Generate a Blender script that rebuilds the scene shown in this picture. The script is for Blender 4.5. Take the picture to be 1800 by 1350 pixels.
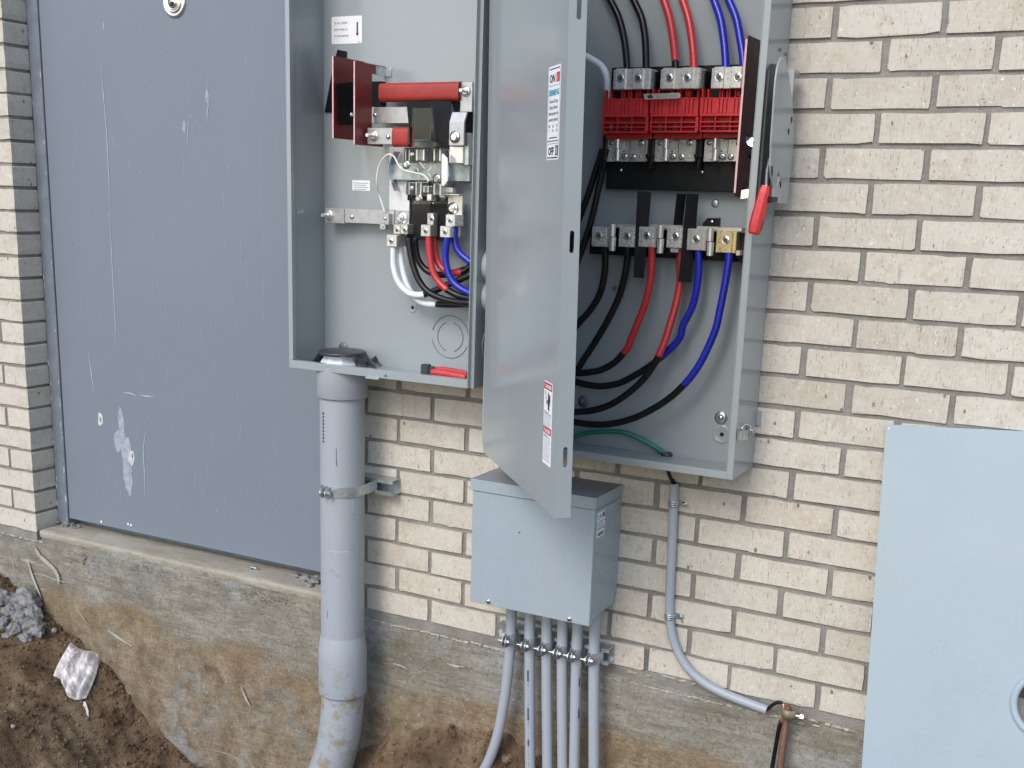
import bpy, bmesh, math, random
from mathutils import Vector, Matrix, noise
from bisect import bisect_right

# ------------------------------------------------------------------ reset
for o in list(bpy.data.objects):
    bpy.data.objects.remove(o, do_unlink=True)
S = bpy.context.scene
COL = S.collection
random.seed(7)
R = math.radians

# ------------------------------------------------------------------ camera (calibrated from the brick coursing)
CP = Vector((0.5862563, -2.4897069, 1.1040265))
CR = Vector((0.876193, 0.481124, 0.028386)).normalized()
CF = Vector((-0.46099, 0.853799, -0.2419)).normalized()
CU = CR.cross(CF).normalized()
FPX, CX, CY = 2050.552, 852.457, 852.889
cam = bpy.data.cameras.new('camera')
camo = bpy.data.objects.new('camera', cam)
COL.objects.link(camo)
camo.matrix_world = Matrix(((CR.x, CU.x, -CF.x, CP.x), (CR.y, CU.y, -CF.y, CP.y), (CR.z, CU.z, -CF.z, CP.z), (0, 0, 0, 1)))
cam.sensor_fit = 'HORIZONTAL'
cam.sensor_width = 36
cam.lens = FPX / 1800 * 36
cam.shift_x = (900 - CX) / 1800
cam.shift_y = (CY - 675) / 1800
cam.clip_start = .05
cam.clip_end = 400
S.camera = camo

# ------------------------------------------------------------------ light: hazy bright sky, soft sun from the left front
SUN_DIR = Vector((-.10, -1.0, .85)).normalized()          # towards the sun
world = bpy.data.worlds.new('World')
S.world = world
world.use_nodes = True
wn = world.node_tree
wn.nodes.clear()
wo = wn.nodes.new('ShaderNodeOutputWorld')
wb = wn.nodes.new('ShaderNodeBackground')
sk = wn.nodes.new('ShaderNodeTexSky')
sk.sky_type = 'NISHITA'
sk.sun_disc = False
sk.sun_elevation = math.asin(SUN_DIR.z)
sk.sun_rotation = math.atan2(SUN_DIR.x, SUN_DIR.y)
sk.air_density = 1.0
sk.dust_density = 1.5
sk.ozone_density = 1.0
wb.inputs['Strength'].default_value = .14
wn.links.new(sk.outputs[0], wb.inputs[0])
wn.links.new(wb.outputs[0], wo.inputs[0])
sl = bpy.data.lights.new('sun', 'SUN')
sl.energy = .9
sl.angle = R(24)
sl.color = (1, .96, .9)
so = bpy.data.objects.new('sun', sl)
COL.objects.link(so)
so.rotation_euler = (-SUN_DIR).to_track_quat('-Z', 'Y').to_euler()
so.location = (-3, -5, 5)
S.view_settings.view_transform = 'Standard'
S.view_settings.look = 'None'
S.view_settings.gamma = 1
S.view_settings.exposure = 0.85
S.view_settings.use_curve_mapping = False
S.render.engine = 'CYCLES'

# ------------------------------------------------------------------ pixel helpers: a pixel gives a direction, a plane gives the distance
def ray(x, y):
    return CF + CR * ((x - CX) / FPX) - CU * ((y - CY) / FPX)
def W(x, y, Y):
    d = ray(x, y); return CP + d * ((Y - CP.y) / d.y)
def Wx(x, y, X):
    d = ray(x, y); return CP + d * ((X - CP.x) / d.x)
def Wz(x, y, Z):
    d = ray(x, y); return CP + d * ((Z - CP.z) / d.z)

# ------------------------------------------------------------------ materials
MAT = {}
class NT:
    def __init__(s, name):
        m = bpy.data.materials.new(name); m.use_nodes = True
        s.m = m; s.t = m.node_tree; s.n = s.t.nodes; s.l = s.t.links
        s.b = s.n['Principled BSDF']; s.out = s.n['Material Output']
        MAT[name] = m
    def new(s, ty, **k):
        n = s.n.new('ShaderNode' + ty)
        for a, v in k.items(): setattr(n, a, v)
        return n
    def lk(s, a, b): s.l.new(a, b)
    def coord(s, kind='Object', scale=(1, 1, 1), rnd=False):
        tc = s.new('TexCoord'); mp = s.new('Mapping')
        mp.inputs['Scale'].default_value = scale
        if rnd:
            oi = s.new('ObjectInfo'); ml = s.new('VectorMath', operation='MULTIPLY_ADD')
            cb = s.new('CombineXYZ')
            for i in range(3): s.lk(oi.outputs['Random'], cb.inputs[i])
            ml.inputs[1].default_value = (37.1, 19.3, 53.7)
            s.lk(cb.outputs[0], ml.inputs[0]); s.lk(tc.outputs[kind], ml.inputs[2])
            s.lk(ml.outputs[0], mp.inputs[0])
        else:
            s.lk(tc.outputs[kind], mp.inputs[0])
        return mp.outputs[0]
    def noise(s, vec, scale, detail=4, rough=.55, out='Fac'):
        n = s.new('TexNoise'); n.inputs['Scale'].default_value = scale
        n.inputs['Detail'].default_value = detail; n.inputs['Roughness'].default_value = rough
        s.lk(vec, n.inputs['Vector']); return n.outputs[out]
    def voro(s, vec, scale, feature='F1'):
        n = s.new('TexVoronoi', feature=feature); n.inputs['Scale'].default_value = scale
        s.lk(vec, n.inputs['Vector']); return n.outputs['Distance']
    def ramp(s, fac, stops):
        n = s.new('ValToRGB'); e = n.color_ramp.elements
        while len(e) < len(stops): e.new(.5)
        for i, (p, c) in enumerate(stops):
            e[i].position = p
            e[i].color = (c, c, c, 1) if not hasattr(c, '__len__') else (*c, 1)
        s.lk(fac, n.inputs[0]); return n.outputs[0]
    def mix(s, fac, a, b, mode='MIX'):
        n = s.new('Mix', data_type='RGBA', blend_type=mode)
        for sock, v in ((n.inputs[0], fac), (n.inputs[6], a), (n.inputs[7], b)):
            if hasattr(v, 'is_linked'): s.lk(v, sock)
            elif hasattr(v, '__len__'): sock.default_value = (*v, 1)
            else: sock.default_value = v
        return n.outputs[2]
    def math(s, op, a, b=0.0):
        n = s.new('Math', operation=op)
        for i, v in enumerate((a, b)):
            if hasattr(v, 'is_linked'): s.lk(v, n.inputs[i])
            else: n.inputs[i].default_value = v
        return n.outputs[0]
    def bump(s, h, strength, dist, prev=None):
        n = s.new('Bump'); n.inputs['Strength'].default_value = strength; n.inputs['Distance'].default_value = dist
        s.lk(h, n.inputs['Height'])
        if prev is not None: s.lk(prev, n.inputs['Normal'])
        s.lk(n.outputs[0], s.b.inputs['Normal']); return n.outputs[0]
    def base(s, c):
        if hasattr(c, 'is_linked'): s.lk(c, s.b.inputs['Base Color'])
        else: s.b.inputs['Base Color'].default_value = (*c, 1)
    def set(s, **k):
        for a, v in k.items():
            i = s.b.inputs[a.replace('_', ' ')]
            if hasattr(v, 'is_linked'): s.lk(v, i)
            else: i.default_value = v

def simple(name, c, rough=.5, metal=0, var=.12, nscale=40, bump=0, bscale=200, spec=.5, coat=0):
    t = NT(name); v = t.coord()
    n = t.noise(v, nscale)
    d = tuple(max(0, x * (1 - var)) for x in c); l = tuple(min(1, x * (1 + var)) for x in c)
    t.base(t.ramp(n, [(.3, d), (.7, l)]))
    t.set(Roughness=t.ramp(t.noise(v, nscale * 2.3), [(.3, max(.03, rough * .8)), (.7, min(1, rough * 1.2))]), Metallic=metal)
    t.b.inputs['Specular IOR Level'].default_value = spec
    if coat: t.b.inputs['Coat Weight'].default_value = coat
    if bump: t.bump(t.noise(v, bscale, 2), bump, .001)
    return t

def make_materials():
    # wire-cut cream brick
    t = NT('brick'); v = t.coord(rnd=True); oi = t.new('ObjectInfo')
    tone = t.ramp(oi.outputs['Random'], [(0, (.46, .425, .36)), (.25, (.545, .51, .44)), (.5, (.50, .47, .405)), (.75, (.57, .54, .475)), (1, (.515, .465, .395))])
    big = t.noise(v, 9, 3)
    c = t.mix(t.ramp(big, [(.3, 0.0), (.7, .5)]), tone, (.60, .575, .515))
    c = t.mix(t.ramp(t.noise(v, 30, 6, .65), [(.50, 0.0), (.66, .45)]), c, (.43, .365, .29))
    c = t.mix(t.ramp(t.noise(v, 75, 5, .7), [(.54, 0.0), (.66, .5)]), c, (.66, .62, .55))
    vs = t.coord(scale=(1, 1, .11), rnd=True)
    drag = t.ramp(t.noise(vs, 420, 4, .65), [(.55, 0.0), (.66, 1.0)])
    gate = t.ramp(t.noise(v, 85, 5, .65), [(.45, 0.0), (.60, 1.0)])
    dk = t.math('MULTIPLY', drag, gate)
    c = t.mix(t.math('MULTIPLY', dk, .62), c, (.18, .15, .12))
    vp = t.coord(scale=(1, 1, .6), rnd=True)
    pit = t.ramp(t.noise(vp, 210, 4, .6), [(.645, 0.0), (.70, 1.0)])
    c = t.mix(t.math('MULTIPLY', pit, .75), c, (.13, .10, .075))
    big_pit = t.ramp(t.voro(vp, 30), [(.07, 1.0), (.13, 0.0)])
    big_pit = t.math('MULTIPLY', big_pit, t.ramp(t.noise(v, 23, 2), [(.52, 0.0), (.56, 1.0)]))
    c = t.mix(t.math('MULTIPLY', big_pit, .8), c, (.10, .075, .055))
    spk = t.ramp(t.noise(vp, 190, 3, .6), [(.30, 1.0), (.345, 0.0)])
    c = t.mix(t.math('MULTIPLY', spk, .75), c, (.80, .76, .69))
    crack = t.ramp(t.noise(t.coord(scale=(1, 1, .012), rnd=True), 62, 1), [(.496, 0.0), (.5, .7), (.504, 0.0)])
    c = t.mix(t.math('MULTIPLY', crack, t.ramp(t.noise(v, 17, 2), [(.48, 0.0), (.53, .8)])), c, (.2, .165, .13))
    sm = t.ramp(t.noise(v, 13, 6, .75), [(.64, 0.0), (.72, .5)])
    c = t.mix(sm, c, (.36, .345, .315))
    t.base(c); t.set(Roughness=.92)
    t.b.inputs['Specular IOR Level'].default_value = .2
    h = t.math('SUBTRACT', t.noise(v, 160, 5, .65), t.math('ADD', t.math('MULTIPLY', dk, .8), t.math('ADD', pit, big_pit)))
    t.bump(h, .42, .0018)
    # mortar
    t = NT('mortar'); v = t.coord()
    c = t.ramp(t.noise(v, 14, 6, .65), [(.3, (.185, .177, .158)), (.55, (.25, .24, .217)), (.75, (.31, .299, .273))])
    c = t.mix(t.ramp(t.noise(v, 150, 3), [(.6, 0.0), (.72, .5)]), c, (.38, .37, .355))
    t.base(c); t.set(Roughness=.95); t.b.inputs['Specular IOR Level'].default_value = .15
    h = t.math('ADD', t.noise(v, 45, 5, .6), t.math('MULTIPLY', t.noise(v, 260, 4), .6))
    t.bump(h, .9, .004)
    # pale mortar smear
    simple('mortar_smear', (.40, .375, .32), .95, 0, .3, 60, .9, 220, .2)
    simple('mortar_grey', (.215, .213, .21), .95, 0, .35, 40, 1.0, 260, .2)
    # concrete with splashed earth
    t = NT('concrete'); v = t.coord(); tc = t.new('TexCoord'); sp = t.new('SeparateXYZ'); t.lk(tc.outputs['Object'], sp.inputs[0])
    hs = t.coord(scale=(.22, 1, 1.5))
    c = t.ramp(t.noise(v, 4.2, 8, .68), [(.30, (.125, .113, .088)), (.44, (.205, .188, .15)), (.56, (.275, .26, .22)), (.70, (.38, .36, .31))])
    c = t.mix(t.ramp(t.noise(hs, 20, 8, .75), [(.40, .7), (.54, 0.0)]), c, (.155, .142, .112))
    blue = t.ramp(t.noise(v, 3.1, 5, .6), [(.50, 0.0), (.62, .85)])
    c = t.mix(blue, c, t.ramp(t.noise(hs, 30, 6, .7), [(.35, (.22, .235, .23)), (.65, (.36, .375, .37))]))
    c = t.mix(t.ramp(t.noise(hs, 34, 8, .8), [(.58, 0.0), (.66, .7)]), c, (.50, .475, .40))
    zz = t.math('ADD', sp.outputs[2], t.math('MULTIPLY', t.math('SUBTRACT', t.noise(t.coord(scale=(.7, 1, 1)), 3.0, 6, .6), .5), .42))
    mr = t.new('MapRange'); mr.inputs['From Min'].default_value = .565; mr.inputs['From Max'].default_value = .49
    t.lk(zz, mr.inputs[0])
    earth = t.ramp(t.noise(v, 13, 8, .74), [(.32, (.10, .072, .043)), (.46, (.19, .142, .09)), (.58, (.275, .222, .155)), (.72, (.36, .32, .26))])
    cov = t.ramp(t.noise(v, 5.0, 7, .75), [(.40, .10), (.50, .95)])
    c = t.mix(t.math('MULTIPLY', mr.outputs[0], cov), c, earth)
    band = t.new('MapRange'); band.inputs['From Min'].default_value = .55; band.inputs['From Max'].default_value = .53; t.lk(zz, band.inputs[0])
    band2 = t.new('MapRange'); band2.inputs['From Min'].default_value = .44; band2.inputs['From Max'].default_value = .50; t.lk(zz, band2.inputs[0])
    rust = t.math('MULTIPLY', t.math('MULTIPLY', band.outputs[0], band2.outputs[0]), t.ramp(t.noise(v, 5, 4), [(.44, 0.0), (.62, .5)]))
    c = t.mix(rust, c, (.225, .155, .08))
    dots = t.ramp(t.voro(v, 75), [(.06, 1.0), (.1, 0.0)])
    c = t.mix(t.math('MULTIPLY', dots, t.ramp(t.noise(v, 11, 2), [(.55, 0.0), (.62, .8)])), c, (.6, .57, .5))
    c = t.mix(t.ramp(t.noise(v, 95, 6, .75), [(.40, .5), (.48, 0.0)]), c, (.11, .095, .07))
    c = t.mix(t.ramp(t.noise(v, 120, 6, .75), [(.56, 0.0), (.66, .4)]), c, (.50, .47, .40))
    holes = t.ramp(t.voro(t.coord(scale=(1, 1, 1.1)), 33), [(.05, 1.0), (.08, 0.0)])
    c = t.mix(t.math('MULTIPLY', holes, t.ramp(t.noise(v, 13, 2), [(.55, 0.0), (.6, .8)])), c, (.05, .045, .04))
    t.base(c); t.set(Roughness=.9); t.b.inputs['Specular IOR Level'].default_value = .25
    h = t.math('ADD', t.noise(hs, 60, 6, .7), t.math('MULTIPLY', t.noise(v, 150, 5, .7), .7))
    t.bump(h, .8, .005)
    # sill
    t = NT('sill_concrete'); v = t.coord(); hs = t.coord(scale=(.3, 1, 1))
    c = t.ramp(t.noise(hs, 14, 7, .68), [(.3, (.25, .215, .16)), (.5, (.35, .325, .265)), (.68, (.43, .41, .36)), (.8, (.50, .485, .44))])
    c = t.mix(t.ramp(t.noise(v, 50, 5, .7), [(.58, 0.0), (.68, .6)]), c, (.24, .17, .09))
    t.base(c); t.set(Roughness=.93); t.b.inputs['Specular IOR Level'].default_value = .2
    t.bump(t.noise(v, 110, 6, .7), .8, .004)
    # earth
    t = NT('dirt'); v = t.coord()
    c = t.ramp(t.noise(v, 7, 8, .7), [(.30, (.06, .038, .022)), (.43, (.145, .096, .056)), (.55, (.235, .163, .10)), (.70, (.37, .285, .19))])
    c = t.mix(t.ramp(t.noise(v, 2.2, 4), [(.5, 0.0), (.7, .5)]), c, (.235, .15, .08))
    st = t.ramp(t.voro(v, 120), [(.1, 1.0), (.16, 0.0)])
    c = t.mix(t.math('MULTIPLY', st, t.ramp(t.noise(v, 25, 2), [(.55, 0.0), (.6, .7)])), c, (.36, .32, .26))
    t.base(c); t.set(Roughness=.88); t.b.inputs['Specular IOR Level'].default_value = .3
    h = t.math('ADD', t.noise(v, 60, 8, .72), t.math('MULTIPLY', t.noise(v, 240, 4), .4))
    t.bump(h, 1.0, .012)
    # enclosure paint
    for nm, col, ro in (('grey_paint', (.308, .348, .362), .15), ('cover_paint', (.335, .41, .465), .30), ('box_paint', (.31, .368, .41), .27)):
        t = NT(nm); v = t.coord(); n = t.noise(v, 3, 3)
        c = t.mix(t.ramp(n, [(.3, 0.0), (.7, .25)]), col, tuple(x * .86 for x in col))
        c = t.mix(t.ramp(t.noise(t.coord(scale=(1, 1, .35)), 7, 6, .7), [(.52, 0.0), (.72, .16)]), c, (.40, .395, .375))
        c = t.mix(t.ramp(t.noise(v, 130, 4, .7), [(.68, 0.0), (.74, .25)]), c, (.45, .44, .42))
        t.base(c); t.set(Roughness=t.ramp(t.noise(v, 9, 6, .7), [(.35, ro * .75), (.7, ro * 1.7)]))
        t.bump(t.math('ADD', t.math('MULTIPLY', t.noise(v, 420, 2), .25), t.math('MULTIPLY', t.noise(v, 5, 2), 4.0)), .10, .0008)
    t = NT('dusty_top'); v = t.coord()
    c = t.ramp(t.noise(t.coord(scale=(.5, 1, 1)), 22, 6, .7), [(.3, (.20, .22, .235)), (.6, (.27, .29, .30)), (.8, (.34, .345, .34))])
    t.base(c); t.set(Roughness=.55); t.bump(t.noise(v, 200, 3), .2, .001)
    # door paint
    t = NT('door_paint'); v = t.coord()
    c = t.mix(t.ramp(t.noise(v, 1.6, 3), [(.3, 0.0), (.7, .5)]), (.178, .210, .252), (.150, .181, .222))
    vs = t.coord(scale=(1, 1, .03))
    c = t.mix(t.ramp(t.noise(vs, 55, 4, .65), [(.62, 0.0), (.76, .08)]), c, (.45, .49, .54))
    c = t.mix(t.ramp(t.noise(v, 38, 5, .7), [(.69, 0.0), (.76, .35)]), c, (.46, .50, .55))
    t.base(c); t.set(Roughness=t.ramp(t.noise(v, 7, 4), [(.3, .38), (.7, .55)])); t.bump(t.noise(v, 240, 2), .06, .0006)
    simple('frame_paint', (.165, .19, .225), .5, 0, .15, 30, .15, 150)
    simple('paint_scratch', (.42, .465, .52), .7, 0, .15, 60)
    simple('paint_scuff', (.30, .345, .40), .75, 0, .2, 70)
    simple('filler', (.52, .54, .52), .85, 0, .2, 90, .5, 200)
    simple('scrape', (.37, .35, .305), .9, 0, .25, 90, .4, 200)
    # pvc
    t = NT('pvc'); v = t.coord()
    c = t.mix(t.ramp(t.noise(v, 5, 5, .6), [(.35, 0.0), (.7, .4)]), (.335, .372, .418), (.305, .33, .365))
    c = t.mix(t.ramp(t.noise(v, 30, 6, .72), [(.60, 0.0), (.70, .45)]), c, (.24, .225, .195))
    t.base(c); t.set(Roughness=.42); t.bump(t.noise(v, 160, 3), .06, .001)
    t = NT('pvc_muddy'); v = t.coord(); tc = t.new('TexCoord'); sp = t.new('SeparateXYZ'); t.lk(tc.outputs['Object'], sp.inputs[0])
    c = t.mix(t.ramp(t.noise(v, 5, 5, .6), [(.35, 0.0), (.7, .4)]), (.335, .372, .418), (.31, .335, .37))
    mud = t.ramp(t.noise(v, 20, 7, .72), [(.50, 0.0), (.60, .8)])
    mr = t.new('MapRange'); mr.inputs['From Min'].default_value = .42; mr.inputs['From Max'].default_value = .30
    t.lk(sp.outputs[2], mr.inputs[0])
    c = t.mix(t.math('MULTIPLY', mud, mr.outputs[0]), c, (.27, .205, .12))
    t.base(c); t.set(Roughness=.45)
    # metals
    simple('galvanised', (.50, .545, .565), .36, .8, .25, 60, .15, 120)
    simple('zinc', (.72, .74, .74), .24, 1, .12, 90)
    simple('tin', (.50, .505, .51), .45, .8, .10, 60, .1, 90)
    simple('lug_metal', (.68, .665, .63), .28, .45, .12, 70, .15, 120)
    simple('nickel', (.70, .705, .70), .22, .6, .12, 50)
    simple('gold', (.72, .60, .34), .3, .7, .12, 60)
    simple('chrome', (.85, .86, .87), .12, 1, .08, 40)
    simple('satin', (.80, .79, .77), .25, 1, .06, 40)
    simple('bronze', (.23, .195, .13), .55, .4, .2, 120, .3, 150)
    simple('copper', (.165, .09, .058), .6, .25, .35, 60, .3, 90)
    simple('copper_wire', (.75, .33, .22), .35, .9, .15, 90)
    # plastics
    simple('black_plastic', (.007, .008, .009), .45, 0, .2, 60, spec=.3)
    simple('black_cable', (.0055, .006, .0065), .38, 0, .5, 35, .3, 60, spec=.42)
    simple('fish_paper', (.006, .0065, .009), .5, 0, .2, 40, spec=.22)
    simple('white_insulation', (.74, .78, .82), .45, 0, .06, 30)
    simple('white_wire', (.72, .72, .70), .4, 0, .06, 30)
    simple('green_insulation', (.012, .19, .125), .4, 0, .15, 50)
    simple('red_plastic', (.53, .028, .032), .42, 0, .15, 60)
    simple('red_handle', (.56, .035, .04), .45, 0, .12, 60)
    simple('red_grip', (.50, .045, .05), .5, 0, .2, 120, .3, 200)
    simple('red_sleeve', (.33, .03, .024), .5, 0, .15, 30)
    simple('fibre_plate', (.20, .022, .022), .38, 0, .15, 30)
    simple('fibre_dark', (.13, .012, .017), .4, 0, .2, 30)
    simple('fibre_edge', (.72, .45, .45), .6, 0, .1, 60)
    simple('paper_white', (.70, .71, .72), .6, 0, .05, 20)
    simple('label_white', (.80, .82, .85), .45, 0, .03, 20)
    simple('label_red', (.55, .03, .05), .5, 0, .05, 20)
    simple('label_blue', (.06, .07, .30), .5, 0, .05, 20)
    simple('label_teal', (.02, .35, .45), .5, 0, .05, 20)
    simple('ink', (.02, .022, .026), .6, 0, .1, 40)
    simple('ink_grey', (.20, .21, .23), .6, 0, .1, 40)
    simple('print_ink', (.05, .06, .11), .6, 0, .2, 90)
    simple('knock', (.17, .195, .205), .35, 0, .1, 40)
    simple('socket_dark', (.10, .10, .10), .4, .6, .2, 60)
    simple('stone_brown', (.17, .125, .085), .9, 0, .25, 60, .5, 120)
    simple('tool_black_gap_shade', (.035, .042, .048), .5, 0, .2, 40)  # black of the pliers head, also the shade painted behind the handle plate
    simple('dark_hole', (.006, .006, .007), .9, 0, .1, 20)
    simple('stone', (.33, .31, .28), .9, 0, .25, 60, .5, 120)
    simple('dark_tape', (.035, .038, .045), .38, 0, .3, 60)
    simple('conduit_white', (.62, .65, .74), .4, 0, .05, 40)
    simple('dark_washer', (.16, .18, .19), .5, .3, .2, 60)
    simple('warm_clip', (.62, .60, .55), .32, .6, .1, 60)
    for nm, col, lc in (('red_tape', (.50, .035, .04), (.28, .015, .02)), ('blue_tape', (.012, .022, .36), (.006, .008, .16))):
        t = NT(nm); tc = t.new('TexCoord'); sp = t.new('SeparateXYZ'); t.lk(tc.outputs['UV'], sp.inputs[0])
        w = t.math('FRACT', t.math('MULTIPLY', sp.outputs[1], 92.0))
        seam = t.ramp(w, [(0, 1.0), (.12, 0.0), (1, 0.0)])
        t.base(t.mix(t.math('MULTIPLY', seam, .8), col, lc)); t.set(Roughness=.32)
        t.bump(w, .35, .0008)
    t = NT('clear_plastic'); tr = t.new('BsdfTransparent'); mx = t.new('MixShader'); gl = t.new('BsdfGlossy'); lw = t.new('LayerWeight'); lw.inputs[0].default_value = .5
    tr.inputs[0].default_value = (.95, .96, .96, 1); gl.inputs['Roughness'].default_value = .06; gl.inputs[0].default_value = (.9, .9, .88, 1)
    t.lk(t.ramp(lw.outputs['Facing'], [(0, .01), (.42, .03), (.62, .12), (1, .65)]), mx.inputs[0]); t.lk(tr.outputs[0], mx.inputs[1]); t.lk(gl.outputs[0], mx.inputs[2]); t.lk(mx.outputs[0], t.out.inputs[0])
    t = NT('film'); tr = t.new('BsdfTransparent'); mx = t.new('MixShader'); v = t.coord(); va = t.coord(scale=(1.6, 1.6, .45))
    t.base(t.ramp(t.noise(v, 22, 5, .65), [(.3, (.52, .45, .40)), (.5, (.70, .66, .64)), (.72, (.80, .78, .77))])); t.set(Roughness=.5)
    t.lk(t.ramp(t.noise(va, 26, 6, .7), [(.36, .72), (.5, .88), (.62, .98)]), mx.inputs[0]); t.lk(tr.outputs[0], mx.inputs[1]); t.lk(t.b.outputs[0], mx.inputs[2]); t.lk(mx.outputs[0], t.out.inputs[0])
    rd = t.math('ABSOLUTE', t.math('SUBTRACT', t.noise(va, 24, 4, .55), .5))
    t.bump(t.ramp(rd, [(0, 1.0), (.06, .25), (.3, 0.0)]), .45, .005)
make_materials()

# ------------------------------------------------------------------ mesh helpers
class M:
    def __init__(s):
        s.bm = bmesh.new(); s.mi = 0; s.uv = None
    def face(s, vs, smooth=False):
        try:
            f = s.bm.faces.new(vs)
        except ValueError:
            return None
        f.material_index = s.mi; f.smooth = smooth
        return f
    def hull(s, pts):
        vs = [s.bm.verts.new(p) for p in pts]
        r = bmesh.ops.convex_hull(s.bm, input=vs)
        for g in r['geom']:
            if isinstance(g, bmesh.types.BMFace): g.material_index = s.mi
        bad = list({g for g in r['geom_interior'] + r['geom_unused'] if isinstance(g, bmesh.types.BMVert) and g.is_valid and not g.link_faces})
        for g in bad: s.bm.verts.remove(g)
        return s
    def box(s, x0, x1, y0, y1, z0, z1, b=0.0):
        x0, x1 = sorted((x0, x1)); y0, y1 = sorted((y0, y1)); z0, z1 = sorted((z0, z1))
        if b:
            b = min(b, .45 * min(x1 - x0, y1 - y0, z1 - z0))
            P = []
            for i, x in enumerate((x0, x1)):
                for j, y in enumerate((y0, y1)):
                    for k, z in enumerate((z0, z1)):
                        xi, yi, zi = x + b * (1 - 2 * i), y + b * (1 - 2 * j), z + b * (1 - 2 * k)
                        P += [(x, yi, zi), (xi, y, zi), (xi, yi, z)]
            return s.hull(P)
        v = [s.bm.verts.new((x, y, z)) for x in (x0, x1) for y in (y0, y1) for z in (z0, z1)]
        for q in ((0, 1, 3, 2), (4, 6, 7, 5), (0, 4, 5, 1), (2, 3, 7, 6), (0, 2, 6, 4), (1, 5, 7, 3)):
            s.face([v[i] for i in q])
        return s
    def obox(s, c, ax, ay, az, hx, hy, hz, b=0.0):
        n = len(s.bm.verts); s.box(-hx, hx, -hy, hy, -hz, hz, b)
        s.bm.verts.ensure_lookup_table()
        for v in s.bm.verts[n:]:
            p = v.co.copy(); v.co = c + ax * p.x + ay * p.y + az * p.z
        return s
    def prism(s, pts, vec):
        vec = Vector(vec); a = [s.bm.verts.new(p) for p in pts]; b = [s.bm.verts.new(Vector(p) + vec) for p in pts]
        n = len(a); s.face(a); s.face(b[::-1])
        for i in range(n): s.face([a[i], b[i], b[(i + 1) % n], a[(i + 1) % n]])
        return s
    def lathe(s, c, axis, prof, n=20, smooth=True, sx=1.0, phase=0):
        axis = Vector(axis).normalized(); up = Vector((0, 0, 1)) if abs(axis.z) < .9 else Vector((1, 0, 0))
        u = axis.cross(up).normalized(); w = axis.cross(u)
        c = Vector(c); rings = []
        for r, h in prof:
            if r < 1e-6: rings.append([s.bm.verts.new(c + axis * h)])
            else: rings.append([s.bm.verts.new(c + axis * h + (u * math.cos(2 * math.pi * i / n + phase) * sx + w * math.sin(2 * math.pi * i / n + phase)) * r) for i in range(n)])
        for a, b in zip(rings, rings[1:]):
            if len(a) == 1 and len(b) == 1: continue
            for i in range(n):
                j = (i + 1) % n
                if len(a) == 1: s.face([a[0], b[i], b[j]], smooth)
                elif len(b) == 1: s.face([a[i], b[0], a[j]], smooth)
                else: s.face([a[i], b[i], b[j], a[j]], smooth)
        return s
    def cyl(s, p0, p1, r, n=16, r2=None, smooth=True, phase=0):
        p0 = Vector(p0); p1 = Vector(p1); L = (p1 - p0).length
        r2 = r if r2 is None else r2
        s.lathe(p0, p1 - p0, [(0, 0), (r, 0)], n, False, 1, phase)
        s.lathe(p0, p1 - p0, [(r, 0), (r2, L)], n, smooth, 1, phase)
        s.lathe(p0, p1 - p0, [(r2, L), (0, L)], n, False, 1, phase)
        return s
    def tube(s, pts, r, n=14, sub=6, caps=True, flat=None):
        P = spline([Vector(p) for p in pts], sub)
        uvl = s.bm.loops.layers.uv.verify()
        rings = []; t0 = (P[1] - P[0]).normalized()
        u = t0.orthogonal().normalized(); L = 0; ls = []
        for i, p in enumerate(P):
            t = ((P[min(i + 1, len(P) - 1)]) - P[max(i - 1, 0)]).normalized()
            u = (u - t * u.dot(t)).normalized(); w = t.cross(u)
            rr = r(i / (len(P) - 1)) if callable(r) else r
            rings.append([s.bm.verts.new(p + (u * math.cos(2 * math.pi * k / n) + w * math.sin(2 * math.pi * k / n)) * rr) for k in range(n)])
            if i: L += (p - P[i - 1]).length
            ls.append(L)
        for i in range(len(P) - 1):
            for k in range(n):
                j = (k + 1) % n
                f = s.face([rings[i][k], rings[i][j], rings[i + 1][j], rings[i + 1][k]], True)
                if f:
                    for lp, (a, b) in zip(f.loops, ((k, i), (k + 1, i), (k + 1, i + 1), (k, i + 1))):
                        lp[uvl].uv = (a / n, ls[b])
        if caps:
            s.face(rings[0][::-1]); s.face(rings[-1])
        return s
    def plate_hole(s, x0, x1, z0, z1, hole, f, th):
        """rectangle (2D) with a hole polygon, mapped with f(u,v,depth)"""
        cx = sum(p[0] for p in hole) / len(hole); cz = sum(p[1] for p in hole) / len(hole)
        corners = [math.atan2(b - cz, a - cx) for a, b in ((x0, z0), (x1, z0), (x1, z1), (x0, z1))]
        H = sorted([(math.atan2(p[1] - cz, p[0] - cx), p) for p in hole])
        def out(a):
            d = (math.cos(a), math.sin(a)); k = 1e9
            if d[0] > 1e-9: k = min(k, (x1 - cx) / d[0])
            if d[0] < -1e-9: k = min(k, (x0 - cx) / d[0])
            if d[1] > 1e-9: k = min(k, (z1 - cz) / d[1])
            if d[1] < -1e-9: k = min(k, (z0 - cz) / d[1])
            return (cx + d[0] * k, cz + d[1] * k)
        O = [out(a) for a, _ in H]
        for ca, cpt in zip(corners, ((x0, z0), (x1, z0), (x1, z1), (x0, z1))):
            i = min(range(len(H)), key=lambda q: abs(math.atan2(math.sin(H[q][0] - ca), math.cos(H[q][0] - ca))))
            O[i] = cpt
        n = len(H); V = s.bm.verts.new
        hf = [V(f(*p, 0)) for _, p in H]; hb = [V(f(*p, th)) for _, p in H]
        of = [V(f(*p, 0)) for p in O]; ob = [V(f(*p, th)) for p in O]
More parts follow.
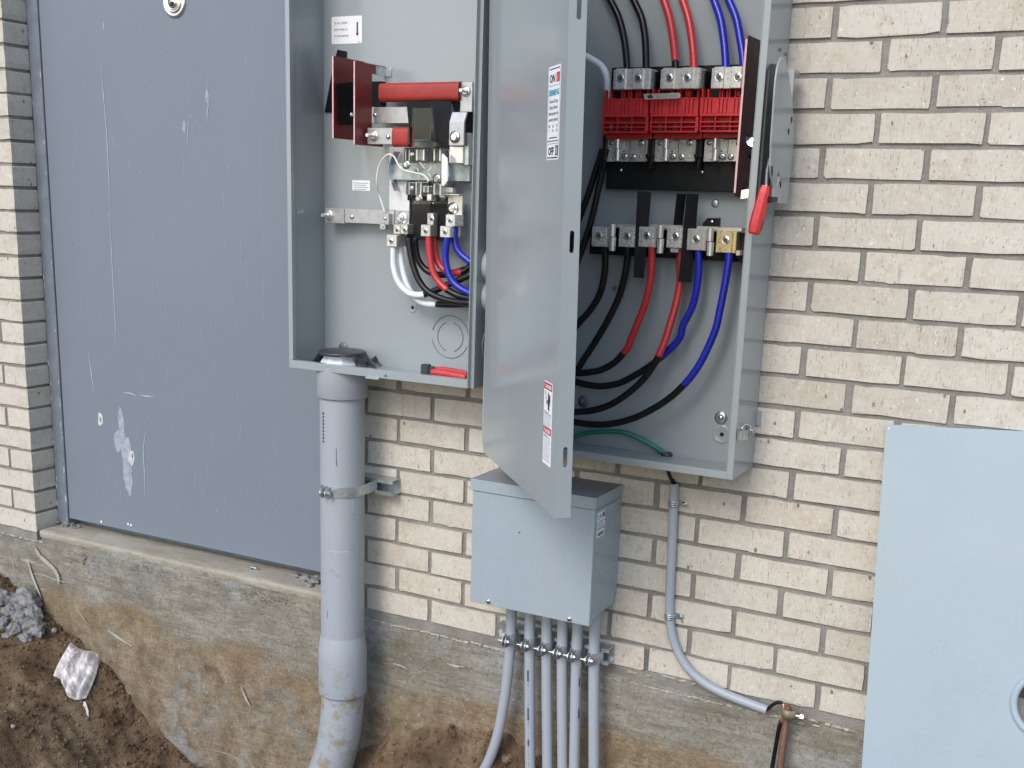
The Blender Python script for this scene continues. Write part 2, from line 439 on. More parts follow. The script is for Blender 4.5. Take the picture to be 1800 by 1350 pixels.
        for i in range(n):
            j = (i + 1) % n
            s.face([hf[i], of[i], of[j], hf[j]]); s.face([hb[j], ob[j], ob[i], hb[i]])
            s.face([hf[j], hb[j], hb[i], hf[i]]); s.face([of[i], ob[i], ob[j], of[j]])
        return s

def spline(P, sub):
    if len(P) < 3 or sub <= 1: 
        return P
    out = []
    for i in range(len(P) - 1):
        a = P[max(i - 1, 0)]; b = P[i]; c = P[i + 1]; d = P[min(i + 2, len(P) - 1)]
        for k in range(sub):
            t = k / sub
            out.append(.5 * ((2 * b) + (c - a) * t + (2 * a - 5 * b + 4 * c - d) * t * t + (3 * b - a - 3 * c + d) * t ** 3))
    out.append(P[-1]); return out

ORG = {}
def thing(name, label, cat, loc, group=None):
    o = bpy.data.objects.new(name, None); COL.objects.link(o)
    o.location = loc; o.empty_display_size = .05
    o['label'] = label; o['category'] = cat
    if group: o['group'] = group
    ORG[o.name] = Vector(loc); return o
def obj(name, m, mats, parent=None, origin=None, label=None):
    me = bpy.data.meshes.new(name)
    org = ORG[parent.name] if parent else Vector(origin or (0, 0, 0))
    bmesh.ops.translate(m.bm, verts=m.bm.verts, vec=-org)
    bmesh.ops.recalc_face_normals(m.bm, faces=m.bm.faces)
    m.bm.to_mesh(me); m.bm.free()
    for k in (mats if isinstance(mats, (list, tuple)) else [mats]): me.materials.append(MAT[k])
    o = bpy.data.objects.new(name, me); COL.objects.link(o)
    if parent: o.parent = parent
    else: o.location = org
    ORG[o.name] = org
    if label: o['label'] = label
    return o
def tag(o, label, cat, group=None, kind=None):
    if label: o['label'] = label
    if cat: o['category'] = cat
    if group: o['group'] = group
    if kind: o['kind'] = kind
    return o
def rc(x0, y0, x1, y1, Y):
    """pixel rectangle on the plane y=Y -> X0,X1,Z0,Z1"""
    xm, ym = (x0 + x1) / 2, (y0 + y1) / 2
    return W(x0, ym, Y).x, W(x1, ym, Y).x, W(xm, y1, Y).z, W(xm, y0, Y).z
def pbox(m, x0, y0, x1, y1, Y, depth, b=.0006):
    a = rc(x0, y0, x1, y1, Y); return m.box(a[0], a[1], Y, Y + depth, a[2], a[3], b)
def zf(k, ox, oy):
    """zoom-crop reader: returns function mapping crop pixels to photo pixels"""
    return lambda x, y: (ox + x / k, oy + y / k)

TXT = {}
def text2d(body, size, align='LEFT', bold=0.0):
    cu = bpy.data.curves.new('t', 'FONT'); cu.body = body; cu.size = size; cu.align_x = align; cu.resolution_u = 2
    cu.offset = bold
    o = bpy.data.objects.new('t', cu); COL.objects.link(o)
    dg = bpy.context.evaluated_depsgraph_get()
    me = bpy.data.meshes.new_from_object(o.evaluated_get(dg))
    V = [(v.co.x, v.co.y) for v in me.vertices]; F = [tuple(p.vertices) for p in me.polygons]
    bpy.data.objects.remove(o); bpy.data.curves.remove(cu); bpy.data.meshes.remove(me)
    return V, F
def put_text(m, body, size, u, v, f, h, mi, align='LEFT', sx=1.0, bold=0.0):
    V, F = text2d(body, size, align, bold); m.mi = mi
    vs = [m.bm.verts.new(f(u + a * sx, v + b, h)) for a, b in V]
    for q in F: m.face([vs[i] for i in q])
def put_rect(m, u0, u1, v0, v1, f, h, mi):
    m.mi = mi
    vs = [m.bm.verts.new(f(*p, h)) for p in ((u0, v0), (u1, v0), (u1, v1), (u0, v1))]
    m.face(vs)
def put_card(m, u0, u1, v0, v1, r, f, h, mi, th=.0003):
    m.mi = mi; pts = []
    for cx, cy, a0 in ((u1 - r, v1 - r, 0), (u0 + r, v1 - r, 90), (u0 + r, v0 + r, 180), (u1 - r, v0 + r, 270)):
        for k in range(4): a = R(a0 + 30 * k); pts.append((cx + r * math.cos(a), cy + r * math.sin(a)))
    a = [m.bm.verts.new(f(*p, h)) for p in pts]; b = [m.bm.verts.new(f(*p, h - th)) for p in pts]
    m.face(a)
    for i in range(len(a)): m.face([a[i], b[i], b[(i + 1) % len(a)], a[(i + 1) % len(a)]])

# ================================================================== GROUND
ZC = [(-60, -.1), (-3.4, -.08), (-2.9, -.12), (-2.59, -.19), (-2.43, -.245), (-2.30, -.31), (-2.13, -.40), (-1.92, -.565), (-1.76, -.65), (-1.55, -.70), (-1.3, -.62), (-1.12, -.44), (-1.025, -.37), (-.9, -.285), (-.76, -.258), (-.68, -.262), (-.6, -.30), (-.5, -.36), (-.4, -.42), (-.2, -.46), (.1, -.47), (.6, -.44), (1.5, -.42), (60, -.42)]
def zc(X):
    i = max(0, min(len(ZC) - 2, bisect_right([a for a, _ in ZC], X) - 1))
    (a, za), (b, zb) = ZC[i], ZC[i + 1]; t = (X - a) / (b - a); t = t * t * (3 - 2 * t) if -4 < X < 2 else t
    return za + (zb - za) * t
def ground_z(X, Y):
    d = max(0, -Y)
    far = -.48
    k = min(1, d / 2.2); k = k * k * (3 - 2 * k)
    sl_ = .16 * min(1, max(0, (X + 1.45) / .35)) * min(1, max(0, (-.05 - X) / .4))
    base = zc(X) * (1 - k) + far * k - .10 * min(d, .8) * (1 - k) - sl_ * (1 - math.exp(-d / .085)) * (1 - k)
    if -4 < X < 2 and d < 3:
        p = Vector((X, Y, 0))
        base += .045 * noise.noise(p * 3.1) + .030 * noise.noise(p * 8 + Vector((3, 1, 0))) + .030 * abs(noise.noise(p * 15)) + .014 * noise.noise(p * 37) + .009 * abs(noise.noise(p * 88)) + .004 * noise.noise(p * 170)
    return base
def G(px, py):
    d = ray(px, py); t = 1.5
    while t < 9:
        p = CP + d * t
        if p.z < ground_z(p.x, p.y): break
        t += .006
    return CP + d * t
def graded(a, b, step, lo, hi):
    xs = []; x = a
    while x < b: xs.append(x); x += step
    xs.append(b); s = step; x = b
    while x < hi: s *= 1.6; x = min(hi, x + s); xs.append(x)
    s = step; x = a; pre = []
    while x > lo: s *= 1.6; x = max(lo, x - s); pre.append(x)
    return pre[::-1] + xs
_b = bmesh.new(); bmesh.ops.create_icosphere(_b, subdivisions=1, radius=1)
ICO = ([v.co.copy() for v in _b.verts], [[v.index for v in f.verts] for f in _b.faces]); _b.free()
def build_ground():
    m = M(); xs = graded(-2.9, .75, .012, -90, 90); ys = graded(-.95, .06, .012, -90, .061)
    g = [[m.bm.verts.new((x, y, ground_z(x, y))) for x in xs] for y in ys]
    for j in range(len(ys) - 1):
        for i in range(len(xs) - 1): m.face([g[j][i], g[j][i + 1], g[j + 1][i + 1], g[j + 1][i]], True)
    o = obj('ground', m, 'dirt'); o['kind'] = 'structure'
    rnd = random.Random(3); m = M()
    for i in range(11000):
        for _ in range(20):
            x = rnd.uniform(-2.75, .1); y = -rnd.random() ** 1.4 * .75 - .005
            if x < -1.55 or -1.08 < x < -.25 or rnd.random() < .1: break
        r = .0014 + .0035 * rnd.random() ** 2 + .007 * rnd.random() ** 9
        c = Vector((x, y, ground_z(x, y) + r * .35))
        vs = [m.bm.verts.new(c + v * (r * rnd.uniform(.7, 1.25))) for v in ICO[0]]
        for q in ICO[1]: m.face([vs[k] for k in q])
    o = obj('soil_clods', m, 'dirt'); o['kind'] = 'stuff'; o['label'] = 'loose brown soil crumbs scattered over the dug earth'; o['category'] = 'soil'
build_ground()

# ================================================================== FOUNDATION
def build_foundation():
    t = thing('foundation_wall', 'stained poured concrete foundation under the brick, splashed with brown earth', 'foundation', (-.9, .0, -.75))
    m = M(); nx, nz = 700, 130
    x0, x1, z0, z1 = -3.3, 1.7, -.85, -.0245
    def top(X):
        return (-.004 if -2.384 < X < -1.216 else z1) + .003 * noise.noise(Vector((X * 14, 0, 3)))
    def P(i, j):
        X = x0 + (x1 - x0) * i / nx; tt = j / nz; Z = z0 + (top(X) - z0) * tt
        d = .0045 * noise.noise(Vector((X * 2.2, 0, Z * 4))) + .002 * noise.noise(Vector((X * 9, 1, Z * 26))) + .001 * noise.noise(Vector((X * 50, 2, Z * 90)))
        e = max(0, 1 - (top(X) - Z) / .02); d += .004 * e * (.5 + noise.noise(Vector((X * 40, 5, 0))))
        if -2.384 < X < -1.216:
            sp_ = max(0, min(1, 1.25 - (top(X) - Z) / .045)) * max(0, min(1, .6 + 2.2 * noise.noise(Vector((X * 4.5, 0, 9)))))
            d += sp_ * (.004 + .007 * noise.noise(Vector((X * 46, 3, Z * 60))) + .004 * noise.noise(Vector((X * 110, 7, Z * 130))))
        if abs(X + 2.192) < .009: d += .006 * (1 - abs(X + 2.192) / .009)
        return (X, .0035 + d, Z)
    g = [[m.bm.verts.new(P(i, j)) for i in range(nx + 1)] for j in range(nz + 1)]
    for j in range(nz):
        for i in range(nx): m.face([g[j][i], g[j][i + 1], g[j + 1][i + 1], g[j + 1][i]], True)
    b = [m.bm.verts.new((g[nz][i].co.x, .3, -.0245)) for i in range(nx + 1)]
    for i in range(nx): m.face([g[nz][i], g[nz][i + 1], b[i + 1], b[i]], True)
    obj('concrete_face', m, 'concrete', t)
    # door sill with a worn nosing
    m = M(); n = 150; a0, a1 = -2.386, -1.215
    prof = [(.30, .012), (.16, .011), (.10, .012), (.05, .013), (.022, .0125), (.008, .0115), (.003, .0095), (.0018, .004), (.0024, -.002), (.006, -.012)]
    rows = []
    for i in range(n + 1):
        X = a0 + (a1 - a0) * i / n; row = []
        for k, (y, z) in enumerate(prof):
            q = Vector((X * 22, y * 40, z * 60))
            e = 1 if k > 3 else .25
            chip = max(0, noise.noise(Vector((X * 11, 3, 0))) - .15) * .02 * (1 if k in (5, 6, 7, 8) else 0)
            row.append(m.bm.verts.new((X, y + e * .0022 * noise.noise(q) + chip, z + .0013 * noise.noise(q * 1.7) - (chip * .4 if k < 7 else 0))))
        rows.append(row)
    for i in range(n):
        for k in range(len(prof) - 1): m.face([rows[i][k], rows[i + 1][k], rows[i + 1][k + 1], rows[i][k + 1]], True)
    obj('door_sill', m, 'sill_concrete', t, label='worn sandy concrete sill under the steel door')
    # rough spalled band beneath the nosing
    m = M(); rnd = random.Random(5)
    for i in range(420):
        X = rnd.choice((rnd.uniform(-2.15, -1.75), rnd.uniform(-1.8, -1.25), rnd.uniform(-2.3, -1.25)))
        z = -.028 - .045 * rnd.random() ** 1.3; r = rnd.uniform(.0018, .0065)
        c = Vector((X, .004, z))
        m.hull([c + Vector((rnd.uniform(-1.6, 1.6) * r, -rnd.random() * .35 * r, rnd.uniform(-.7, .7) * r)) for _ in range(7)] + [c + Vector((0, .006, 0))])
    o = obj('spalled_edge', m, 'concrete', t); o['kind'] = 'stuff'
    # pale mortar droppings along the joint
    m = M(); rnd = random.Random(9)
    def drop(X, z, w, h, d):
        P = [Vector((X + rnd.uniform(-1, 1) * w, .006, z + rnd.uniform(-1, 1) * h)) for _ in range(7)]
        P += [Vector((X + rnd.uniform(-.6, .6) * w, .004 - d * rnd.random(), z + rnd.uniform(-.6, .6) * h)) for _ in range(5)]
        m.hull(P)
    for X in [i * .012 for i in range(-91, 10)]:
        if rnd.random() < .8: drop(X, -.030 + .004 * noise.noise(Vector((X * 20, 0, 0))) - (.006 if X > -.5 else 0), .014, .0035, .006)
    for px, py, w in ((1175, 1190, .03), (1195, 1197, .02), (1160, 1185, .015), (1385, 1262, .012), (1430, 1268, .02), (1455, 1275, .012), (1475, 1280, .02), (1490, 1284, .02), (1220, 1203, .01), (1110, 1183, .016), (1140, 1189, .012)):
        q = W(px, py, 0); drop(q.x, q.z, w, .005, .006)
    for i in range(46):
        X = rnd.uniform(-2.75, -2.38); drop(X, -.028, .009, .003, .006)
    o = obj('mortar_droppings', m, 'mortar_smear', t); o['kind'] = 'stuff'
    # scrapes and pencil marks on the face
    m = M()
    def stroke(pts, w, Y=-.0025):
        P = [W(x, y, Y) for x, y in pts]
        for i in range(len(P) - 1):
            a, b = P[i], P[i + 1]; d = (b - a).normalized(); nn = Vector((-d.z, 0, d.x))
            wa = w * (.35 if i == 0 else 1); wb = w * (.3 if i == len(P) - 2 else 1)
            m.face([m.bm.verts.new(q) for q in (a + nn * wa, a - nn * wa, b - nn * wb, b + nn * wb)])
    for pts, w in (([(60, 960), (70, 978), (84, 990), (96, 1002), (102, 1014), (102, 1026)], .0075), ([(48, 985), (55, 1008), (64, 1032), (74, 1054)], .0050), ([(55, 1008), (80, 1012), (100, 1020), (130, 1026)], .0018),
                   ([(16, 968), (22, 988), (28, 1022)], .0012), ([(22, 962), (30, 995)], .0009), ([(0, 1000), (12, 996)], .002), ([(122, 1000), (120, 1010)], .0014), ([(128, 1060), (142, 1080), (155, 1098)], .0016), ([(115, 1085), (122, 1100)], .001),
                   ([(190, 1108), (205, 1119), (232, 1136)], .0055), ([(424, 1208), (432, 1228), (440, 1242)], .0042), ([(380, 1222), (384, 1238)], .0018), ([(438, 1260), (436, 1285)], .0014), ([(372, 1318), (400, 1325), (430, 1340)], .0014),
                   ([(450, 1040), (470, 1052), (490, 1062)], .0012), ([(785, 1166), (800, 1171), (818, 1172)], .0035), ([(690, 1166), (704, 1170), (716, 1176)], .0035),
                   ([(1400, 1288), (1415, 1296)], .0016), ([(1330, 1290), (1344, 1296)], .0014)):
        stroke(pts, w)
    rnd = random.Random(21)
    for i in range(260):
        x = rnd.choice((rnd.uniform(200, 560), rnd.uniform(450, 560), rnd.uniform(660, 880), rnd.uniform(1070, 1500))); y = rnd.uniform(0, 1)
        yy = (1060 + (x - 200) * .12 + y * 150) if x < 600 else (1130 + (x - 660) * .15 + y * 110)
        s = rnd.uniform(.0006, .0022); q = W(x, yy, -.003)
        m.face([m.bm.verts.new(q + Vector((math.cos(k * 1.05) * s * rnd.uniform(.6, 1.3), 0, math.sin(k * 1.05) * s * rnd.uniform(.6, 1.2)))) for k in range(6)])
    o = obj('scrape_marks', m, 'scrape', t); o['kind'] = 'stuff'
    m = M()
    z = zf(11.25, 660, 1070)
    for pts in ([(200, 230), (212, 500)], [(348, 255), (340, 550)], [(212, 300), (345, 285)], [(215, 390), (345, 388)], [(215, 470), (340, 455)], [(205, 500), (225, 545), (265, 552), (315, 520)], [(225, 290), (300, 265)]):
        stroke([z(*p) for p in pts], .0007, -.004)
    stroke([z(1268, 490), z(1256, 600), z(1258, 660)], .0013, -.004)
    obj('pencil_mark', m, 'ink', t, label='pencilled ladder mark and tick on the concrete')
build_foundation()

# ================================================================== BRICKWORK
BW, BH, JW, JH = .2032, .0677, .0122, .0102
BRM = {}
def brick_mesh(w, h, d, seed):
    key = (round(w, 3), round(d, 3), seed)
    if key in BRM: return BRM[key]
    rnd = random.Random(hash(key) & 0xffff)
    bm = bmesh.new(); a, b = w / 2, h / 2
    ex = []
    def edge(p, q, n):
        k = .0015 + rnd.random() ** 8 * .006
        L = math.hypot(q[0] - p[0], q[1] - p[1])
        ts = [k / L] + sorted(rnd.uniform(.12, .88) for _ in range(n)) + [1 - (.0015 + rnd.random() ** 8 * .006) / L]
        for t_ in ts: ex.append((p[0] + (q[0] - p[0]) * t_ + rnd.uniform(-.0009, .0009), p[1] + (q[1] - p[1]) * t_ + rnd.gauss(0, .0009)))
    edge((-a, -b), (a, -b), 3); edge((a, -b), (a, b), 1); edge((a, b), (-a, b), 3); edge((-a, b), (-a, -b), 1)
    f = [bm.verts.new((x, rnd.uniform(-.0004, .0006), z)) for x, z in ex]
    r = [bm.verts.new((x * 1.004, d, z * 1.01)) for x, z in ex]
    n = len(ex); bm.faces.new(f)
    for i in range(n):
        j = (i + 1) % n
        bm.faces.new([f[i], r[i], r[j], f[j]])
    bmesh.ops.recalc_face_normals(bm, faces=bm.faces)
    me = bpy.data.meshes.new('brick'); bm.to_mesh(me); bm.free(); me.materials.append(MAT['brick'])
    BRM[key] = me; return me
def lay(parent, xa, xb, zz, d=.05, stuff=None, rnd=random.Random(4), exact=False):
    w = xb - xa - JW + (0 if exact else rnd.uniform(-.003, .002))
    wq = round(w / .002) * .002
    me = brick_mesh(wq, BH - JH, d, rnd.randrange(9))
    loc = Vector(((xa + xb) / 2 + (0 if exact else rnd.uniform(-.0015, .0015)), rnd.uniform(-.0012, .0012), zz + rnd.uniform(-.0011, .0011)))
    if stuff is not None:
        mt = Matrix.Translation(loc); n = len(stuff.bm.verts); stuff.bm.from_mesh(me); stuff.bm.verts.ensure_lookup_table()
        bmesh.ops.transform(stuff.bm, matrix=mt, verts=stuff.bm.verts[n:])
        return
    o = bpy.data.objects.new('brick', me); COL.objects.link(o); o.parent = parent
    o.location = loc - ORG[parent.name]; o.rotation_euler = (rnd.uniform(-.006, .006), rnd.uniform(-.0045, .0045), rnd.uniform(-.004, .004))
def build_walls():
    t = thing('brick_wall', 'cream wire-cut brick wall with grey mortar behind the electrical boxes', 'brick wall', (-.3, .05, 0))
    XL = -6 * BW; XR = 1.72; ZT = 24 * BH
    m = M()
    m.box(XL + .008, XR, .0046, .10, -.0240, 2.5)
    obj('mortar', m, 'mortar', t)
    st = M()
    for k in range(-14, 22):
        zz = (21.5 - k) * BH; off = 0 if k % 2 == 0 else .5
        xs = sorted({XL} | {(n + off) * BW for n in range(-6, 9) if (n + off) * BW > XL + .05})
        for a, b in zip(xs, xs[1:]):
            if b > XR: continue
            inner = k >= -2 and b < .83
            if a == XL:
                lay(t, a + JW / 2, b, zz, .099, None if inner else st)
            else: lay(t, a, b, zz, .05, None if inner else st)
    o = obj('outlying_bricks', st, 'brick', t); o['kind'] = 'stuff'
    # plastic weep vent in a head joint of the bottom course
    m = M(); q = W(1134.5, 1163, .003); zr = zf(13.5, 0, 0)
    hh = .026
    for dx in (-.0050, 0, .0050): m.box(q.x + dx - .0006, q.x + dx + .0006, .0005, .006, .034 - hh, .034 + hh)
    for i in range(14):
        z = .034 - hh + i * (2 * hh / 13); m.box(q.x - .0054, q.x + .0054, .001, .0058, z - .0005, z + .0005)
    obj('weep_vent', m, 'galvanised', t, label='grey plastic mesh weep vent in the bottom course')
    # pier left of the door
    p = thing('brick_pier', 'cream brick pier beside the steel door with its corner showing', 'brick pier', (-2.7, .05, 0))
    XC = -2.398
    m = M(); m.box(-3.3, XC - .005, .0046, .16, -.0240, 2.5); obj('mortar', m, 'mortar', p)
    st = M()
    for k in range(-14, 22):
        zz = (21.5 - k) * BH; inner = k >= -3
        edges = [XC + JW / 2]
        edges.append(XC - (.102 if k % 2 == 0 else BW))
        while edges[-1] > -3.1: edges.append(edges[-1] - BW)
        for i, (b, a) in enumerate(zip(edges, edges[1:])):
            lay(p, a, b, zz, .0885 if i == 0 else .05, None if inner else st, exact=True)
    o = obj('outlying_bricks', st, 'brick', p); o['kind'] = 'stuff'
build_walls()

# ================================================================== STEEL DOOR
YD = .0905
def build_door():
    f = thing('door_frame', 'chipped blue-grey steel door frame against the brick pier', 'door frame', (-2.37, .1, .012))
    m = M(); m.box(-2.396, -2.3490, .0865, .16, .0125, 2.3, .002); obj('hinge_jamb', m, 'frame_paint', f)
    m = M(); m.box(-1.262, -1.2185, .0865, .16, .0125, 2.3, .002); obj('strike_jamb', m, 'frame_paint', f)
    m = M(); m.box(-2.349, -1.262, .135, .16, .0125, 2.3); obj('stop', m, 'frame_paint', f)  # sheet added behind the leaf to keep light out of the gap below
    m = M(); rnd = random.Random(8)
    for i in range(46):
        z = rnd.random() ** 1.6 * 1.5 + .02; x = rnd.choice((-2.3915, -2.3535)) + rnd.uniform(-.003, .003); s = rnd.uniform(.001, .0038); h = s * rnd.uniform(1, 5)
        pts = [Vector((x + s * math.cos(a * 1.05) * rnd.uniform(.5, 1.2), .0862, z + h * math.sin(a * 1.05) * rnd.uniform(.6, 1.2))) for a in range(6)]
        m.face([m.bm.verts.new(q) for q in pts])
    o = obj('paint_chips', m, 'paint_scratch', f); o['kind'] = 'stuff'
    m = M(); 
    for i in range(26):
        c = Vector((-2.395 + rnd.random() * .09, .07 + rnd.random() * .035, .016 + rnd.random() * .008)); r = rnd.uniform(.003, .008)
        m.hull([c + Vector((rnd.uniform(-1, 1), rnd.uniform(-1, 1), rnd.uniform(-1, .8))) * r for _ in range(9)])
    o = obj('mortar_crumbs', m, 'mortar_grey', f); o['kind'] = 'stuff'
    d = thing('steel_door', 'scratched blue-grey flush steel door with a round lock cylinder', 'door', (-1.8, .11, .04))
    m = M(); m.box(-2.3462, -1.2650, YD, YD + .042, .0385, 2.25, .0015); obj('leaf', m, 'door_paint', d)
    # scratches: long drips, ticks and scuffs read off the photograph
    m = M(); rnd = random.Random(2)
    SC = [0]
    def sc(pts, w):
        SC[0] += 1; P = [W(x, y, YD - .00125 - .000003 * SC[0]) for x, y in pts]
        for i in range(len(P) - 1):
            a, b = P[i], P[i + 1]; dd = (b - a).normalized(); nn = Vector((-dd.z, 0, dd.x))
            wa = w * (.25 if i == 0 else 1); wb = w * (.25 if i == len(P) - 2 else 1)
            m.face([m.bm.verts.new(q) for q in (a + nn * wa, a - nn * wa, b - nn * wb, b + nn * wb)])
    z = zf(3.6, 0, 0); z2 = zf(3.6, 0, 375); z3 = zf(3, 0, 750)
    for pts, w in (([z(638, 380), z(655, 600), z(675, 850), z(690, 1150), z(695, 1350)], .0011), ([z2(693, 0), z2(705, 240), z2(718, 500), z2(730, 700), z2(736, 830)], .0011),
                   ([z(1188, 500), z(1192, 640)], .001), ([z(1198, 730), z(1188, 830), z(1186, 910)], .0011), ([z(1330, 600), z(1312, 700), z(1312, 780)], .0013), ([z(1160, 950), z(1164, 1110)], .001),
                   ([z(1650, 900), z(1652, 1350)], .0007), ([z2(1655, 0), z2(1662, 210)], .0007), ([z2(1668, 390), z2(1664, 570)], .0009), ([z2(560, 860), z2(575, 1000), z2(597, 1140)], .0017), ([z2(780, 1132), z2(830, 1140), z2(860, 1155)], .002), ([z2(885, 1150), z2(930, 1158), z2(970, 1160)], .002),
                   ([z2(1062, 1000), z2(1050, 1075)], .002), ([z2(752, 340), z2(754, 400)], .0022), ([z(710, 865), z(730, 945)], .002), ([z(800, 742), z(796, 775)], .0014), ([z(480, 800), z(484, 960)], .0008), ([z(470, 990), z(462, 1050)], .0014),
                   ([z(1550, 350), z(1562, 395)], .0016), ([z(1445, 1040), z(1447, 1070)], .0014), ([z2(1570, 420), z2(1564, 460)], .002), ([z2(1475, 505), z2(1466, 580)], .001), ([z2(1300, 300), z2(1300, 540)], .0006),
                   ([z3(770, 0), z3(755, 120), z3(762, 250), z3(765, 380)], .0012), ([z3(790, 120), z3(782, 175)], .0016), ([z3(565, 210), z3(570, 260)], .0012), ([z3(1270, 0), z3(1262, 80)], .0016), ([z3(1150, 430), z3(1140, 450)], .0018), ([z3(1030, 250), z3(1028, 330)], .0012), ([z3(1280, 310), z3(1270, 360)], .001)):
        sc(pts, w)
    for i in range(230):
        x = rnd.uniform(140, 500); y = rnd.random() ** .8 * 900 + 20
        L = rnd.random() ** 3 * 26 + 1.5; sc([(x, y), (x + rnd.uniform(-2, 2), y + L)], rnd.uniform(.0005, .0014))
    o = obj('scratches', m, 'paint_scratch', d); o['kind'] = 'stuff'
    m = M()
    BC = [0]
    def blob(x, y, rx, ry, mi, Y=-.0003, n=14):
        m.mi = mi; BC[0] += 1; c = W(x, y, YD + Y - .00006 * BC[0])
        m.face([m.bm.verts.new(c + Vector((math.cos(2 * math.pi * k / n) * rx * rnd.uniform(.7, 1.2), 0, math.sin(2 * math.pi * k / n) * ry * rnd.uniform(.75, 1.15)))) for k in range(n)])
    z6 = zf(5.192, 0, 700)
    for x, y, rx, ry, mi in ((*z6(1105, 250), .012, .055, 0), (*z6(1075, 390), .019, .035, 0), (*z6(1150, 540), .022, .085, 0), (*z6(1175, 740), .017, .06, 0), (*z6(1200, 540), .012, .026, 1), (*z6(915, 190), .013, .022, 1)):
        blob(x, y, rx, ry, mi, -.0003 - .0002 * mi)
    for x, y in ((*z6(1208, 530),), (*z6(915, 195),)): blob(x, y, .003, .009, 2, -.0007)
    for x, y, rx in ((*z(1165, 800), .006), (*z(1310, 610), .007), (*z(655, 165), .004)): blob(x, y, rx, rx * 2.6, 0)
    for x, y in ((225, 921), (230, 923), (178, 917)): blob(x, y, .004, .004, 3)
    blob(*z2(460, 200), .0035, .003, 2)
    obj('patch', m, ['paint_scuff', 'filler', 'dark_washer', 'label_white'], d, label='pale scuffed patches of filler on the paint')
    c = W(307.5, 4, YD)
    m = M(); prof = [(0, .004)]
    m.lathe(c, (0, -1, 0), [(.040, 0), (.040, .004), (.0375, .0062), (.031, .0062), (.0295, .0045), (.028, .0062), (.0265, .0085), (.0235, .0085), (.0225, .007), (.021, .0095), (.0185, .0095), (.0175, .008), (.0165, .0105), (0, .0105)], 40)
    lk = obj('lock_cylinder', m, 'satin', d, label='polished round lock cylinder')
    m = M(); m.box(c.x - .007, c.x + .006, c.y - .0112, c.y - .0106, c.z - .010, c.z + .000); obj('keyway', m, 'dark_hole', lk)
build_door()
# scrap and mortar on the sill
q = Wz(447, 1000, .014)
m = M(); m.cyl(q + Vector((-.012, .0, .004)), q + Vector((.004, -.002, .004)), .0042, 10); m.cyl(q + Vector((.004, -.002, .004)), q + Vector((.013, -.004, .004)), .0055, 6, smooth=False)
m.mi = 1; m.box(q.x - .008, q.x + .004, q.y - .006, q.y + .006, .0132, .0152)
tag(obj('anchor_bolt', m, ['zinc', 'ink'], origin=q), 'small shiny anchor bolt lying on the concrete door sill', 'bolt')
def lump(name, c, r, seed, mat, flat=1.0):
    rnd = random.Random(seed); m = M(); bmesh.ops.create_icosphere(m.bm, subdivisions=4, radius=1)
    sx, sy, sz = (rnd.uniform(.8, 1.25) for _ in range(3)); off = Vector((seed * 3.7, seed, 0))
    for v in m.bm.verts:
        p = v.co.copy(); k = 1 + .30 * noise.noise(p * 1.6 + off) + .26 * noise.noise(p * 3.5 + off) - .16 * abs(noise.noise(p * 6 + off)) + .10 * noise.noise(p * 12 + off) + .05 * noise.noise(p * 26 + off)
        v.co = c + Vector((p.x * sx, p.y * sy, p.z * sz * flat)) * (r * k)
    for f in m.bm.faces: f.smooth = True
    return obj(name, m, mat, origin=c)
for i, (x, y, r) in enumerate(((520, 1013, .014), (536, 1019, .02), (552, 1024, .018), (560, 1018, .02), (545, 1030, .011))):
    c = Wz(x, y, .014); c.z = .013 + r * .25
    tag(lump('mortar_blob', c, r, 40 + i, 'mortar_grey', .55), 'dried grey mortar dropping on the door sill beside the thick conduit', 'mortar blob', 'mortar droppings on the sill')
for i, (x, y, r) in enumerate(((4, 1052, .030), (26, 1060, .026), (46, 1058, .036), (16, 1078, .028), (36, 1086, .026), (58, 1080, .030), (5, 1098, .028), (28, 1108, .026), (54, 1104, .032), (66, 1112, .020), (44, 1122, .018), (12, 1120, .020))):
    c = G(x, y); c.y = min(c.y, -r * .9) ; c = W(x, y, c.y); 
    tag(lump('mortar_lump', c, r * 1.12, 60 + i, 'mortar_grey', .85), 'lump of blue-grey mortar in the heap on the dirt below the brick pier', 'mortar lump', 'heap of grey mortar lumps')
for i, (x, y, r, l) in enumerate(((77, 1104, .013, 'small tan stone on the dirt beside the grey mortar heap'), (95, 1110, .010, 'small purplish stone on the dirt between mortar heap and plastic bag'), (891, 1336, .017, 'flat brown stone on the dirt beside the foot of the bent thin conduit'), (22, 1278, .008, 'small pale stone half sunk in the open dirt slope'))):
    c = G(x, y); c.z += r * .3
    tag(lump('stone', c, r, 90 + i, 'stone_brown' if i == 2 else 'stone', .7), l, 'stone')

